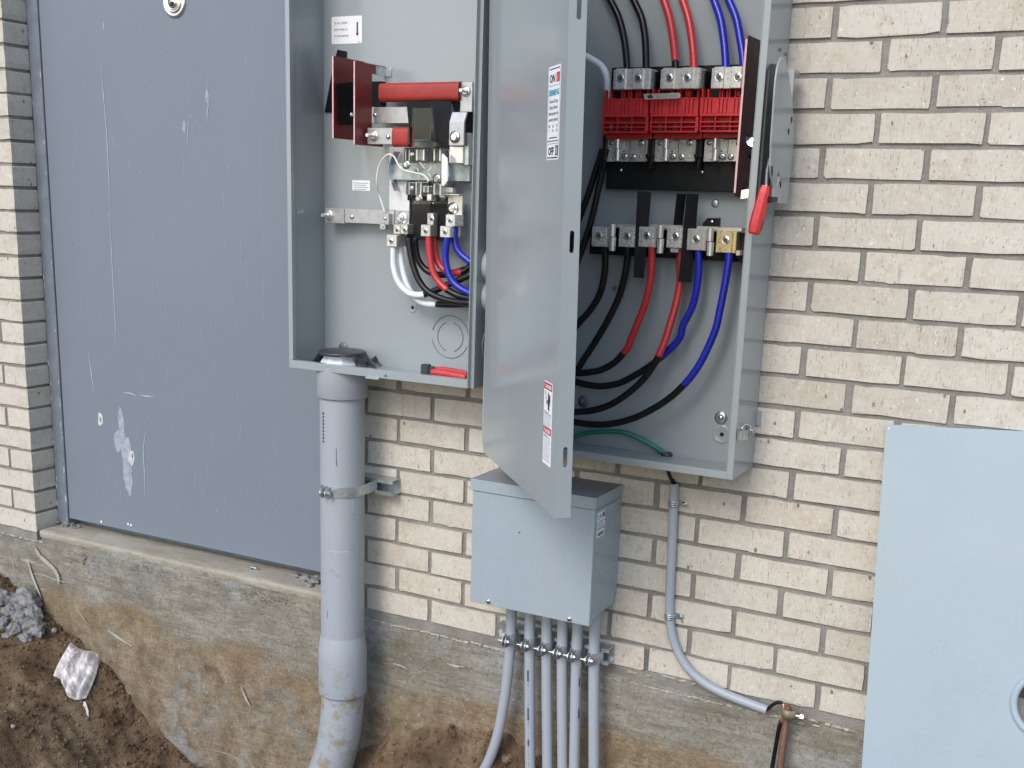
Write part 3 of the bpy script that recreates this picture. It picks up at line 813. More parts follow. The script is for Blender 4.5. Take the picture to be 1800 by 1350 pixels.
# ================================================================== PLASTIC BAG
def build_bag():
    # crumpled pouch lying on the slope, outline read off the photo, resting on the ground surface
    z = zf(3.857, 0, 1000)
    top = [z(498, 505), z(540, 540), z(600, 560), z(650, 562), z(703, 575)]
    bot = [z(372, 735), z(440, 770), z(470, 880), z(530, 905), z(600, 890)]
    nu, nv = 30, 30; m = M(); grid = []
    def lp(L, t):
        k = min(len(L) - 2, int(t * (len(L) - 1))); f = t * (len(L) - 1) - k
        return (L[k][0] + (L[k + 1][0] - L[k][0]) * f, L[k][1] + (L[k + 1][1] - L[k][1]) * f)
    base = [[None] * (nu + 1) for _ in range(nv + 1)]
    for j in range(nv + 1):
        for i in range(nu + 1):
            a = lp(top, i / nu); b = lp(bot, i / nu); t = j / nv
            bow = math.sin(t * math.pi) * (4 if i / nu > .5 else -3) * abs(i / nu - .5) * 2
            base[j][i] = G(a[0] + (b[0] - a[0]) * t + bow, a[1] + (b[1] - a[1]) * t)
    nrm = Vector((.25, -.75, .6)).normalized()
    for layer in (0, 1):
        g = []
        for j in range(nv + 1):
            row = []
            for i in range(nu + 1):
                u, v = i / nu, j / nv; e = min(u, 1 - u, v, 1 - v)
                edge = min(1, e * 9)
                q = Vector((u * 5, v * 4, layer * 3.1))
                fold = (.5 - abs(noise.noise(Vector((u * 6 + v * 2, v * .9, 2))))) * .034 + (.5 - abs(noise.noise(Vector((u * 11 - v * 3, v * 1.6, 7))))) * .014 + noise.noise(q * 2.3) * .004
                h = .018 + (.016 * math.sin(u * math.pi) ** .7 + fold) * edge if layer == 0 else .014
                p = base[j][i]
                sm = (base[j][max(i - 2, 0)] + base[j][min(i + 2, nu)] + base[max(j - 2, 0)][i] + base[min(j + 2, nv)][i]) / 4
                row.append(m.bm.verts.new(sm + nrm * h))
            g.append(row)
        for j in range(nv):
            for i in range(nu): m.face([g[j][i], g[j][i + 1], g[j + 1][i + 1], g[j + 1][i]], True)
    # torn twisted tail
    P = [G(*z(575, 905)), G(*z(600, 960)), G(*z(608, 1000)), G(*z(640, 1015))]
    P = spline([p + nrm * .012 for p in P], 5)
    for i in range(len(P) - 1):
        a, b = P[i], P[i + 1]; w0 = Vector((.7, .2, .3 * math.sin(i))) * .010 * (1 - i / len(P)); w1 = Vector((.7, .2, .3 * math.sin(i + 1))) * .010 * (1 - (i + 1) / len(P))
        m.face([m.bm.verts.new(q) for q in (a - w0, a + w0, b + w1, b - w1)], True)
    tag(obj('plastic_bag', m, 'film', origin=base[nv // 2][nu // 2]), 'crumpled clear plastic bag lying on the brown dirt slope', 'plastic bag')
build_bag()

# ================================================================== PIPES
def channel(name, label, x0, x1, z0, z1, depth=.041, parent=None):
    """C-section strut with in-turned lips, open side to the viewer"""
    t = thing(name, label, 'strut channel', ((x0 + x1) / 2, 0, (z0 + z1) / 2))
    w = .0026; y = -depth
    lip = .0095; ret = .0075
    A = [(-.0012, z0), (y, z0), (y, z0 + lip), (y + ret, z0 + lip), (y + ret, z0 + lip - w), (y + w, z0 + lip - w), (y + w, z0 + w), (-.0012 - w, z0 + w)]
    B = [(p[0], z0 + z1 - p[1]) for p in A][::-1]
    m = M(); pts = [Vector((x0, a, b)) for a, b in A + B]
    m.prism(pts, (x1 - x0, 0, 0)); obj('channel', m, 'galvanised', t)
    return t
def strut_clamp(name, label, c, r, zc_, hw, strut_y, bolt, group):
    """two-piece pipe clamp hooked in the strut, ears and bolt at the front"""
    t = thing(name, label, 'pipe clamp', (c.x, c.y, zc_), group)
    th = .0016 if r < .03 else .0022; ro = r + .0006
    ear = .027 if r < .03 else .030; gap = .0035 if r < .03 else .006
    for s in (-1, 1):
        pts = []
        pts.append((s * ro * .98, strut_y - 0 - c.y + .012)); pts.append((s * ro, strut_y - c.y))
        for k in range(9):
            a = R(0 + 11 * k); x = ro * math.cos(a); y = -ro * math.sin(a)
            if x > gap: pts.append((s * x, y))
        pts.append((s * gap, -math.sqrt(ro * ro - gap * gap)))
        m = M(); n = len(pts)
        inner = [Vector((c.x + x, c.y + y, 0)) for x, y in pts]
        outer = []
        for i in range(n):
            a = Vector((*pts[max(i - 1, 0)], 0)); b = Vector((*pts[min(i + 1, n - 1)], 0)); d = (b - a).normalized(); nn = Vector((d.y, -d.x, 0)) * s * -1
            if nn.dot(Vector((*pts[i], 0))) < 0 and i > 1: nn = -nn
            if i <= 1: nn = Vector((s, 0, 0))
            outer.append(inner[i] + nn * th)
        for i in range(n - 1):
            v = [m.bm.verts.new((q.x, q.y, zc_ + dz)) for dz in (-hw, hw) for q in (inner[i], inner[i + 1], outer[i + 1], outer[i])]
            for f in ((0, 1, 2, 3), (7, 6, 5, 4), (3, 2, 6, 7), (1, 0, 4, 5), (0, 3, 7, 4), (2, 1, 5, 6)): m.face([v[k] for k in f])
        # ear
        y0 = c.y - math.sqrt(ro * ro - gap * gap)
        pr = [(y0 + .001, -hw), (y0 - ear * .55, -hw)] + [(y0 - ear * .55 - math.cos(R(a)) * ear * .45, math.sin(R(a)) * hw) for a in (-60, -30, 0, 30, 60)] + [(y0 - ear * .55, hw), (y0 + .001, hw)]
        m.prism([Vector((c.x + s * gap, y, zc_ + z)) for y, z in pr], (s * th, 0, 0))
        obj('strap', m, 'galvanised', t)
    yb = c.y - r - ear * .52
    m = M(); br = .0028 if r < .03 else .0036
    m.cyl((c.x - bolt, yb, zc_), (c.x + gap + .008, yb, zc_), br, 10)
    m.cyl((c.x + gap + th, yb, zc_), (c.x + gap + th + .0045, yb, zc_), br * 2.0, 6, smooth=False)
    m.cyl((c.x - gap - th - .0045, yb, zc_), (c.x - gap - th, yb, zc_), br * 2.1, 6, smooth=False)
    m.cyl((c.x - gap - th - .0058, yb, zc_), (c.x - gap - th - .0045, yb, zc_), br * 2.6, 14)
    obj('bolt', m, 'zinc', t)
    return t

def prints(m, path, r, rng, specs):
    pass
def decal_on_pipe(m, c0, c1, r, ang, u0, u1, w, n=3):
    """strip of print on a straight pipe between c0 and c1; u along, ang around (0 = towards -y, + = towards +x)"""
    ax = (c1 - c0).normalized(); e1 = Vector((0, -1, 0)); e1 = (e1 - ax * e1.dot(ax)).normalized(); e2 = Vector((1, 0, 0)); e2 = (e2 - ax * e2.dot(ax)).normalized()
    da = w / r
    vs = []
    for k in range(n + 1):
        a = ang - da / 2 + da * k / n; d = (e1 * math.cos(a) + e2 * math.sin(a)) * (r + .0002)
        vs.append((m.bm.verts.new(c0 + ax * u0 + d), m.bm.verts.new(c0 + ax * u1 + d)))
    for a, b in zip(vs, vs[1:]): m.face([a[0], b[0], b[1], a[1]])

# ---- thick conduit under the left cabinet
PX, PY, PR = -1.1205, -.1005, .0572
def build_big_pipe():
    t = thing('conduit_riser', 'thick grey plastic conduit rising into the left cabinet, muddy at its bend', 'conduit', (PX, PY, -.5))
    m = M(); m.lathe((PX, PY, -.12), (0, 0, 1), [(PR, 0), (PR, .76)], 48); obj('straight_pipe', m, 'pvc', t)
    m = M(); m.lathe((PX, PY, .598), (0, 0, 1), [(PR + .0002, .002), (PR + .0055, 0), (PR + .0068, .002), (PR + .0068, .079)], 48); obj('terminal_adapter', m, 'pvc', t)
    m = M(); m.lathe((PX, PY, -.205), (0, 0, 1), [(PR + .0004, .0), (PR + .0066, .0), (PR + .0075, .003), (PR + .0075, .118), (PR + .006, .132), (PR + .002, .158), (PR + .0004, .166)], 48); obj('bell_coupling', m, 'pvc_muddy', t)
    m = M(); m.tube([(PX, PY, -.16), (PX, PY, -.225), (PX - .008, PY, -.31), (PX - .027, PY, -.40), (PX - .062, PY - .002, -.49), (PX - .115, PY - .006, -.575), (PX - .19, PY - .01, -.65), (PX - .28, PY - .015, -.71), (PX - .38, PY - .02, -.75)], PR, 40, 5)
    obj('elbow', m, 'pvc_muddy', t)
    m = M(); c0 = Vector((PX, PY, -.1)); c1 = Vector((PX, PY, .6))
    for i in range(9): decal_on_pipe(m, c0, c1, PR, R(-22 + 1), .585 + .009 * i, .585 + .009 * i + .0062, .0075)
    for (u, a, L, w) in ((.545, 20, .03, .0016), (.53, 21, .016, .0022), (.12, -8, .02, .0018)): decal_on_pipe(m, c0, c1, PR, R(a), u, u + L, w)
    for i in range(12): decal_on_pipe(m, Vector((PX, PY, -.2)), Vector((PX, PY, 0)), PR + .0076, R(-58), .02 + .0085 * i, .0275 + .0085 * i, .003 + .002 * (i % 3))
    obj('print', m, 'print_ink', t)
    m = M(); rnd = random.Random(3)
    for i in range(11): decal_on_pipe(m, c0, c1, PR, R(0 + 5 * i), .303 + rnd.uniform(-.001, .001), .3045 + rnd.uniform(0, .003), .0052)
    for i in range(26): 
        u = rnd.uniform(.02, .6); decal_on_pipe(m, c0, c1, PR, R(rnd.uniform(-40, 70)), u, u + rnd.uniform(.002, .02), rnd.uniform(.0006, .0018))
    o = obj('scratches', m, 'paint_scratch', t); o['kind'] = 'stuff'
build_big_pipe()
channel('strut_channel', 'short galvanised strut holding the thick conduit to the brick', -1.215, -1.0085, .3405, .3815)
strut_clamp('pipe_clamp', 'large shiny strap clamp round the thick conduit', Vector((PX, PY, 0)), PR, .361, .0135, -.041, .018, None)

# ---- six thin conduits
def build_thin():
    y = -.041 - .0140; r = .01335
    specs = [([(899, 1085), (897, 1130), (893, 1180), (886, 1235), (874, 1295), (853, 1350), (820, 1395)], 'thin grey conduit bending away to the left at its foot'),
             ([(930, 1080), (931, 1175), (932, 1350), (933, 1420)], 'thin grey conduit with bold dark print down its front, next to the bent one'),
             ([(959.5, 1085), (961, 1175), (962.5, 1350), (963, 1420)], 'thin plain grey conduit, third along the strut from the bent one'),
             ([(988, 1090), (988, 1175), (989, 1350), (989.5, 1420)], 'thin plain grey conduit, fourth along the strut from the bent one'),
             ([(1015, 1095), (1013, 1175), (1009.5, 1350), (1008, 1420)], 'thin grey conduit with dark print dashes on its right flank'),
             ([(1045, 1085), (1044, 1175), (1044, 1350), (1044, 1420)], 'thin grey conduit with faint print, last on the strut next to its open end')]
    rnd = random.Random(12); centers = []
    for i, (pp, lab) in enumerate(specs):
        P = [W(a, b, y) for a, b in pp]
        P[0] = Vector((P[0].x, y, .175))
        t = thing('conduit', lab, 'conduit', P[-1], 'thin conduits under the junction box')
        m = M(); m.tube(P, r, 24, 5); obj('pipe', m, 'pvc', t)
        c = W(pp[1][0], 1140, y); centers.append(c)
        m = M()
        if i == 0: continue
        c0 = W(*pp[1], y); c1 = W(*pp[2], y)
        if (c1 - c0).length < .05: continue
        L = (c1 - c0).length
        if i == 1:
            u = .0
            for (a, b, w) in ((.0, .026, .0052), (.10, .13, .0050), (.185, .20, .0048)):
                k = a
                while k < b: decal_on_pipe(m, c0, c1, r, R(8), k, k + .0032, w); k += .0037
            k = .03
            while k < L + .02:
                if rnd.random() < .75: decal_on_pipe(m, c0, c1, r, R(8), k, k + rnd.uniform(.0008, .002), rnd.uniform(.001, .003))
                k += .0033
        elif i == 4:
            for (a, b) in ((.02, .04), (.10, .125)):
                k = a
                while k < b: decal_on_pipe(m, c0, c1, r, R(62), k, k + .0034, .005); k += .0038
            k = 0
            while k < L: decal_on_pipe(m, c0, c1, r, R(62), k, k + .0015, .0022); k += .005
        else:
            k = 0; a = {2: -18, 3: 50, 5: 2}[i]
            while k < L:
                if rnd.random() < .7: decal_on_pipe(m, c0, c1, r, R(a), k, k + rnd.uniform(.0006, .0014), rnd.uniform(.001, .0026))
                k += .0042
        obj('print', m, 'print_ink' if i in (1, 4) else 'ink_grey', t)
    channel('strut_channel', 'long galvanised strut behind the six thin conduits', -.694, -.3865, .0135, .0545)
    names = ['bent thin conduit', 'boldly printed thin conduit', 'third thin conduit from the bent one', 'fourth thin conduit from the bent one', 'thin conduit printed on its flank', 'last thin conduit by the open strut end']
    for c, nme in zip(centers, names):
        strut_clamp('pipe_clamp', 'bolted steel strut clamp on the ' + nme, Vector((c.x, y, 0)), r, .034, .0140, -.041, .021, 'strut clamps on the thin conduits')
build_thin()

# ---- ground conduit, rod and clamp
def build_ground_wire():
    y = -.0135; r = .0107
    pp = [(1185, 850), (1183.5, 900), (1180.5, 980), (1177, 1060), (1178, 1095), (1187, 1135), (1207, 1172), (1238, 1200), (1280, 1222), (1348, 1248)]
    P = [W(a, b, y) for a, b in pp]
    t = thing('ground_conduit', 'slim grey conduit curving right above the concrete, from under the switch box', 'conduit', P[-1])
    m = M(); m.tube(P, r, 22, 6, caps=False); m.tube(P, r * .82, 18, 6, caps=False)
    obj('pipe', m, 'pvc', t)
    for py, lab in ((885, 'steel one-hole strap near the top of the slim conduit'), (1083, 'steel one-hole strap where the slim conduit starts to bend')):
        cx = 1183.8 if py == 885 else 1177.3
        c = W(cx, py, y); t2 = thing('pipe_strap', lab, 'strap', (c.x, 0, c.z), 'straps on the slim conduit')
        m = M(); hw = .0075; ro = r + .0014
        for dz, rr in ((-hw, ro), (-hw * .35, ro + .0007), (hw * .35, ro + .0007)):
            h = hw * .7 if dz > -hw + 1e-6 and dz < 0 else hw * .65
            m.lathe(Vector((c.x, y, c.z + dz)), (0, 0, 1), [(r + .0002, 0), (rr, 0), (rr, h), (r + .0002, h)], 24)
        obj('band', m, 'galvanised', t2)
        m = M(); m.box(c.x + r * .8, c.x + r + .020, -.0032, -.0012, c.z - hw, c.z + hw, .0007); obj('ear', m, 'galvanised', t2)
        m = M(); q = Vector((c.x + r + .011, -.0032, c.z)); m.lathe(q, (0, -1, 0), [(.0062, 0), (.0062, .001), (.0045, .0012), (.0042, .0045), (0, .0050)], 14)
        m.cyl(q, q + Vector((0, -.0075, 0)), .0036, 6, smooth=False)
        obj('screw', m, 'zinc', t2)
    # rod
    top = W(1385, 1241, -.036); bot = W(1371.5, 1350, -.036); d = (bot - top).normalized(); end = top + d * .62
    rr = .0079
    t = thing('ground_rod', 'brown copper ground rod standing against the concrete', 'ground rod', end)
    m = M(); m.lathe(top, d, [(0, -.001), (rr * .8, 0), (rr, .003), (rr, .62)], 18); obj('rod', m, 'copper', t)
    t = thing('ground_clamp', 'bronze acorn clamp with a hex bolt on the copper ground rod', 'clamp', top + d * .025)
    c = top + d * .018; m = M(); up = -d; rx = Vector((1, 0, 0)); rx = (rx - up * rx.dot(up)).normalized(); fy = up.cross(rx)
    # egg-shaped ring, pointed to the right where the bolt enters
    n = 22; prof = []
    for k in range(n):
        a = 2 * math.pi * k / n; x = math.cos(a); s_ = math.sin(a)
        rad = .0125 + (.0085 * max(0, x) ** 3); prof.append((rad * x + .001, .0118 * s_))
    hh = .0110
    A = [[c + rx * (x * k) + fy * (y_ * k) + up * h for x, y_ in prof] for k, h in ((.74, -hh), (1, -hh), (1, hh), (.74, hh))]
    V = [[m.bm.verts.new(p) for p in ring] for ring in A]
    for a, b in ((0, 1), (1, 2), (2, 3), (3, 0)):
        for k in range(n): m.face([V[a][k], V[a][(k + 1) % n], V[b][(k + 1) % n], V[b][k]], True)
    obj('body', m, 'bronze', t)
    m = M(); m.cyl(c + rx * .014, c + rx * .036, .0034, 10); m.cyl(c + rx * .030, c + rx * .037, .0072, 6, smooth=False); obj('bolt', m, 'zinc', t)
    # bare and insulated earth wire
    a = W(1330, 1243, y); P = [a, W(1348, 1246, y), W(1358, 1239, -.024), W(1368, 1234.5, -.03), W(1375, 1236, -.032), W(1378, 1243, -.033)]
    w = .0043
    t = thing('ground_wire', 'black earth wire from the slim conduit end to the ground rod clamp', 'cable', P[3])
    m = M(); m.tube(P[:-1], w, 12, 5); obj('jacket', m, 'black_cable', t)
    m = M(); m.tube([P[-2] + Vector((.0015, -.001, -.001)), W(1378, 1244, -.035), W(1375.5, 1262, -.038), W(1373, 1272, -.038)], .0033, 10, 4); obj('bare_end', m, 'copper_wire', t)
    m = M(); m.tube([W(1373, 1268, -.038), W(1369, 1282, -.038), W(1364, 1310, -.038), W(1357, 1350, -.04), W(1350, 1390, -.045), W(1345, 1430, -.05), W(1342, 1500, -.055)], w * 1.12, 12, 5)
    tag(obj('buried_wire', m, 'black_cable', origin=W(1371, 1270, -.038)), 'black insulated wire running down beside the copper ground rod', 'cable')
build_ground_wire()

# ================================================================== shared hardware
def bolt_on(m, c, r=.006, stud=.018, washer=True, n=6):
    """hex nut, washer and stud end facing the viewer at point c"""
    a = Vector((0, -1, 0))
    if washer: m.lathe(c, a, [(r * 2.0, 0), (r * 2.0, .0016), (r * .8, .0018)], 20)
    m.cyl(c + a * .0012, c + a * (.0012 + r * .9), r * 1.15, n, smooth=False)
    if stud: m.cyl(c, c + a * stud, r * .62, 12)
def socket_screw(m, c, r):
    m.lathe(c, (0, -1, 0), [(r * 1.12, -.0015), (r * 1.12, .0003), (r, .0008), (r * .92, -.0004), (r * .84, .0004), (r * .52, .0004)], 20)
    m.mi = 1; m.lathe(c, (0, -1, 0), [(r * .52, .0004), (0, .0005)], 6, False); m.mi = 0
def pan_screw(m, c, r):
    m.lathe(c, (0, -1, 0), [(r, 0), (r * .95, r * .35), (r * .6, r * .62), (0, r * .7)], 16)
def lug_at(parent, x0, y0, x1, y1, Y, depth, mat='lug_metal', screw=None, ridge=True, name='terminal_lug'):
    a = rc(x0, y0, x1, y1, Y); m = M(); w = a[1] - a[0]
    if ridge:
        m.box(a[0], a[1], Y + .0035, Y + depth, a[2], a[3], .0012)
        m.box(a[0] + w * .2, a[1] - w * .17, Y, Y + .006, a[2] + .0004, a[3] - .0004, .0012)
    else: m.box(a[0], a[1], Y, Y + depth, a[2], a[3], .0012)
    o = obj(name, m, mat, parent)
    sx, sy = screw or ((x0 + x1) / 2, (y0 + y1) / 2)
    m = M(); c = W(sx, sy, Y); socket_screw(m, c + Vector((0, -.0003, 0)), .0078 if ridge else .0072)
    obj('set_screw', m, ['zinc', 'socket_dark'], o)
    return o
def cable(name, label, segs, r, group=None, n=14):
    """segs: list of (part name, material, points); one thing, a part per colour"""
    t = thing(name, label, 'cable', segs[0][2][0], group)
    for nm, mt, P in segs:
        m = M(); m.tube(P, r * (1.06 if 'tape' in nm else 1), n, 6); obj(nm, m, mt, t)
    return t

# ================================================================== LEFT CABINET
LX0, LX1, LY, LZ0, LZ1 = -1.2405, -.7085, -.1605, .6685, 1.80
def build_left():
    t = thing('meter_cabinet', 'open grey steel cabinet with red sleeved busbars and clear plastic jaws inside', 'electrical cabinet', (-.97, -.08, LZ0))
    s = .0022
    m = M(); m.box(LX0 + s, LX1 - s, -.0125, -.0102, LZ0 + s, LZ1)
    obj('back', m, 'grey_paint', t)
    m = M(); m.box(LX0, LX0 + s, LY, -.0085, LZ0, LZ1); m.box(LX0 + s, LX0 + s + .0085, LY - .0008, LY + .0014, LZ0 + .019, LZ1); m.box(LX0 + s + .0085, LX0 + s + .0105, LY - .0008, LY + .012, LZ0 + .019, LZ1)
    obj('left_side', m, 'grey_paint', t)
    m = M(); m.box(LX1 - s, LX1, LY, -.0085, LZ0, LZ1); m.box(LX1 - .0085, LX1 - s, LY - .0006, LY + .0016, LZ0, LZ1); m.box(LX1 - .0105, LX1 - .0085, LY - .0135, LY + .0016, LZ0, LZ1, .0006)
    obj('right_side', m, 'grey_paint', t)
    m = M(); m.box(LX0 + s, LX1 - .0106, LY + .002, -.0126, LZ0, LZ0 + s); obj('floor', m, 'grey_paint', t)
    m = M(); m.box(LX0 + s + .0001, LX1 - .0107, LY - .0035, LY - .0009, LZ0 - .001, LZ0 + .0185, .0006); m.box(LX0 + s + .0001, LX1 - .0107, LY - .0008, LY + .014, LZ0 + .0165, LZ0 + .0184)
    q = rc(645, 655, 668, 664, LY - .004); m.prism([Vector((q[0], LY - .002, LZ0 + .002)), Vector((q[1], LY - .002, LZ0 + .002)), Vector((q[1], LY - .012, LZ0 - .004)), Vector((q[0], LY - .012, LZ0 - .004))], (0, 0, .0014))
    obj('bottom_lip', m, 'grey_paint', t)
    m = M(); m.box(LX0, LX1, LY - .004, -.0085, LZ1 + .0002, LZ1 + .003); obj('top', m, 'grey_paint', t)
    m = M(); c = W(678, 660, LY - .0036); m.lathe(c, (0, -1, 0), [(.0032, 0), (.003, .0015), (0, .002)], 12); obj('rivet', m, 'dark_washer', t)
    # knockouts pressed in the back and the side
    z7 = zf(4.286, 480, 500)
    c = W(*z7(1335, 395), -.0126)
    for r, a0, a1 in ((.052, 10, 165), (.052, 190, 340), (.036, -70, 75), (.036, 110, 250)):
        pts = [c + Vector((math.cos(R(a0 + (a1 - a0) * k / 20)) * r, -.0004, math.sin(R(a0 + (a1 - a0) * k / 20)) * r)) for k in range(21)]
        m = M(); m.tube(pts, .0013, 6, 1); obj('knockout_arc', m, 'knock', t)
    for k in range(3):
        cc = W(*z7(1010 + 35 * k, 662), LY + .03); cc.z = LZ0 + s + .0005
        m = M(); m.tube([cc + Vector((math.cos(R(a)) * .02, math.sin(R(a)) * .02, 0)) for a in range(-60, 61, 15)], .0009, 6, 1); obj('knockout_arc', m, 'knock', t)
    for r in (.04, .028):
        cc = Vector((LX1 + .0004, -.085, .765)); m = M(); m.tube([cc + Vector((0, math.cos(R(a)) * r, math.sin(R(a)) * r)) for a in range(0, 361, 15)], .0014, 6, 1); obj('knockout_ring', m, 'grey_paint', t)
    z6 = zf(5.625, 540, 340)
    c = W(*z6(1042, 1130), -.0126); m = M(); m.lathe(c, (0, -1, 0), [(.0125, -.0002), (.0118, .0012), (.008, .0005), (.0045, -.0003)], 22); o = obj('mounting_boss', m, 'grey_paint', t)
    m = M(); m.lathe(c, (0, -1, 0), [(.0045, .0002), (0, .0003)], 14); obj('hole', m, 'dark_hole', o)
    c = W(604, 611, -.0126); m = M(); m.lathe(c, (0, -1, 0), [(.0145, 0), (.0145, .002), (.006, .0022)], 22); o = obj('washer', m, 'dark_washer', t)
    m = M(); m.cyl(c, c + Vector((0, -.008, 0)), .0062, 6, smooth=False); obj('anchor_head', m, 'zinc', o)
    # ---- insulating plates, square to the wall
    z4 = zf(6, 550, 80)
    m = M(); X1 = -1.1197
    m.prism([Vector((X1, y, z)) for y, z in ((-.14, 1.2225), (-.14, 1.407), (-.0127, 1.407), (-.0127, 1.2225))], (.0028, 0, 0)); obj('insulating_plate', m, 'fibre_plate', t)
    m = M(); m.box(X1 - .0003, X1 + .0031, -.1409, -.1401, 1.2226, 1.4069); obj('plate_edge', m, 'fibre_edge', t)
    X2 = -1.0588
    yn = Wx(652, 200, X2).y; yb = -.0127
    zt = Wx(*z4(735, 320), X2).z
    m = M(); m.prism([Vector((X2, y, z)) for y, z in ((-.14, 1.2086), (-.14, 1.3942), (yb, 1.3942), (yb, zt), (yn, zt), (yn, 1.2086))], (.0028, 0, 0)); obj('insulating_plate', m, 'fibre_plate', t)
    m = M(); m.box(X2 - .0003, X2 + .0031, -.1409, -.1401, 1.2088, 1.3940); obj('plate_edge', m, 'fibre_edge', t)
    m = M(); m.box(X2, X2 + .0028, yn + .001, -.02, 1.2086, 1.224); obj('plate_foot', m, 'fibre_plate', t)
    m = M(); c = Wx(*z4(415, 728), X2); m.lathe(c, (-1, 0, 0), [(.004, 0), (.004, .003), (0, .005)], 12); obj('rivet', m, 'paper_white', t)
    # bracket holding the plate
    m = M(); q = rc(*z4(680, 215), *z4(742, 312), -.05); m.box(X2 + .003, X2 + .0055, -.055, -.0126, q[2], q[3]); m.box(X2 + .0055, q[1], -.0152, -.0127, q[2], q[3]); obj('bracket', m, 'galvanised', t)
    m = M(); pan_screw(m, W(*z4(718, 258), -.0155), .005); obj('screw', m, 'zinc', t)
    # black barrier sheets behind and between the plates
    m = M(); Y = -.0165
    m.prism([W(*z4(*p), Y) for p in ((258, 42), (355, 62), (340, 240), (330, 705), (122, 705), (200, 290))], (0, .0012, 0)); obj('barrier_sheet', m, 'fish_paper', t)
    m = M(); m.prism([Wx(*z4(*p), X1 + .006) for p in ((240, 405), (420, 385), (425, 835), (270, 838))], (.001, 0, 0)); obj('barrier_sheet', m, 'fish_paper', t)
    m = M(); pbox(m, *z4(614, 378), *z4(722, 642), -.034, .02); obj('support_block', m, 'fish_paper', t)
    # ---- busbars
    m = M(); pbox(m, *z4(700, 408), *z4(1668, 560), -.060, .006); obj('busbar', m, 'tin', t)
    a = rc(*z4(717, 388), *z4(1557, 590), -.064); m = M(); zc_ = (a[2] + a[3]) / 2; hz = (a[3] - a[2]) / 2
    prof = [(math.cos(2 * math.pi * k / 28), math.sin(2 * math.pi * k / 28)) for k in range(28)]
    def sleeve(x0, x1, zc_, hz, hy, yc):
        m = M(); nseg = 10; V = []
        for i in range(nseg + 1):
            x = x0 + (x1 - x0) * i / nseg; k = 1 + .02 * math.sin(i * 1.3)
            V.append([m.bm.verts.new((x, yc + math.copysign(abs(c_) ** .65, c_) * hy * k, zc_ + math.copysign(abs(s_) ** .5, s_) * hz)) for c_, s_ in prof])
        for i in range(nseg):
            for k in range(28): m.face([V[i][k], V[i][(k + 1) % 28], V[i + 1][(k + 1) % 28], V[i + 1][k]], True)
        return m
    obj('insulating_sleeve', sleeve(a[0], a[1], zc_, hz, .0155, -.0585), 'red_sleeve', t)
    m = M(); pbox(m, *z4(1556, 384), *z4(1680, 700), -.0625, .007); o = obj('busbar', m, 'tin', t)
    m = M(); bolt_on(m, W(*z4(1615, 482), -.0627), .0062, .026); obj('bolt', m, 'nickel', o)
    m = M(); pbox(m, *z4(612, 648), *z4(1010, 820), -.062, .006); o = obj('busbar', m, 'tin', t)
    m = M(); pan_screw(m, W(*z4(656, 733), -.0622), .0055); obj('screw', m, 'zinc', o)
    Y = -.098
    m = M(); pbox(m, *z4(575, 868), *z4(1010, 1042), Y, .006); o = obj('busbar', m, 'tin', t)
    m = M(); bolt_on(m, W(*z4(645, 952), Y - .0002), .0065, .03); obj('bolt', m, 'nickel', o)
    m = M(); pan_screw(m, W(*z4(795, 962), Y - .0002), .006); obj('screw', m, 'zinc', o)
    a = rc(*z4(830, 860), *z4(1000, 1068), Y - .01); obj('insulating_sleeve', sleeve(a[0], a[1], (a[2] + a[3]) / 2, (a[3] - a[2]) / 2, .013, Y + .003), 'red_sleeve', t)
    # ---- black phase barriers with clear guards
    for q, Y in (((985, 578, 1250, 990), -.070), ((1256, 580, 1455, 1095), -.082), ((1455, 585, 1560, 700), -.05)):
        m = M(); P = [W(*z4(q[0], q[1]), Y), W(*z4(q[2], q[1] + (22 if q[0] < 1000 else 8)), Y), W(*z4(q[2] - 20, q[3]), Y), W(*z4(q[0] + 40, q[3]), Y)]
        m.prism(P, (0, .0016, 0)); obj('phase_barrier', m, 'fish_paper', t)
    m = M(); pbox(m, *z4(1045, 655), *z4(1245, 1010), -.105, .0022, .0008); obj('clear_guard', m, 'clear_plastic', t)
    m = M()
    for x in (1046, 1240): pbox(m, *z4(x, 640), *z4(x + 9, 1010), -.107, .010, .0006)
    obj('clear_guard', m, 'clear_plastic', t)
    # right-hand vertical bar
    Y = -.092
    m = M(); a = rc(*z4(1440, 700), *z4(1592, 1052), Y)
    m.prism([Vector((a[0], y, z)) for y, z in ((Y, a[2]), (Y, a[3] - .022), (Y + .012, a[3]), (Y + .018, a[3]), (Y + .0065, a[3] - .022), (Y + .0065, a[2]))], (a[1] - a[0], 0, 0)); o = obj('busbar', m, 'tin', t)
    m = M(); bolt_on(m, W(*z4(1500, 965), Y - .0002), .0068, .0); obj('bolt', m, 'zinc', o)
    m = M(); pbox(m, *z4(1428, 1056), *z4(1592, 1250), Y + .012, .02, .003); obj('spring_block', m, 'nickel', t)
    m = M(); pbox(m, *z4(1598, 920), *z4(1645, 1260), -.075, .05); obj('side_bracket', m, 'galvanised', t)
    m = M(); pbox(m, *z4(1558, 700), *z4(1668, 1250), -.022, .004); obj('support_block', m, 'fish_paper', t)
    # ---- meter socket jaws in clear plastic
    z5 = zf(7.5, 620, 220)
    m = M(); pbox(m, *z5(480, 285), *z5(745, 505), -.030, .0015); pbox(m, *z5(480, 712), *z5(748, 1130), -.030, .0015); obj('insulating_paper', m, 'paper_white', t)
    m = M(); pbox(m, *z5(480, 500), *z5(1540, 730), -.046, .012); pbox(m, *z5(1010, 330), *z5(1530, 520), -.036, .004); obj('cross_bar', m, 'galvanised', t)
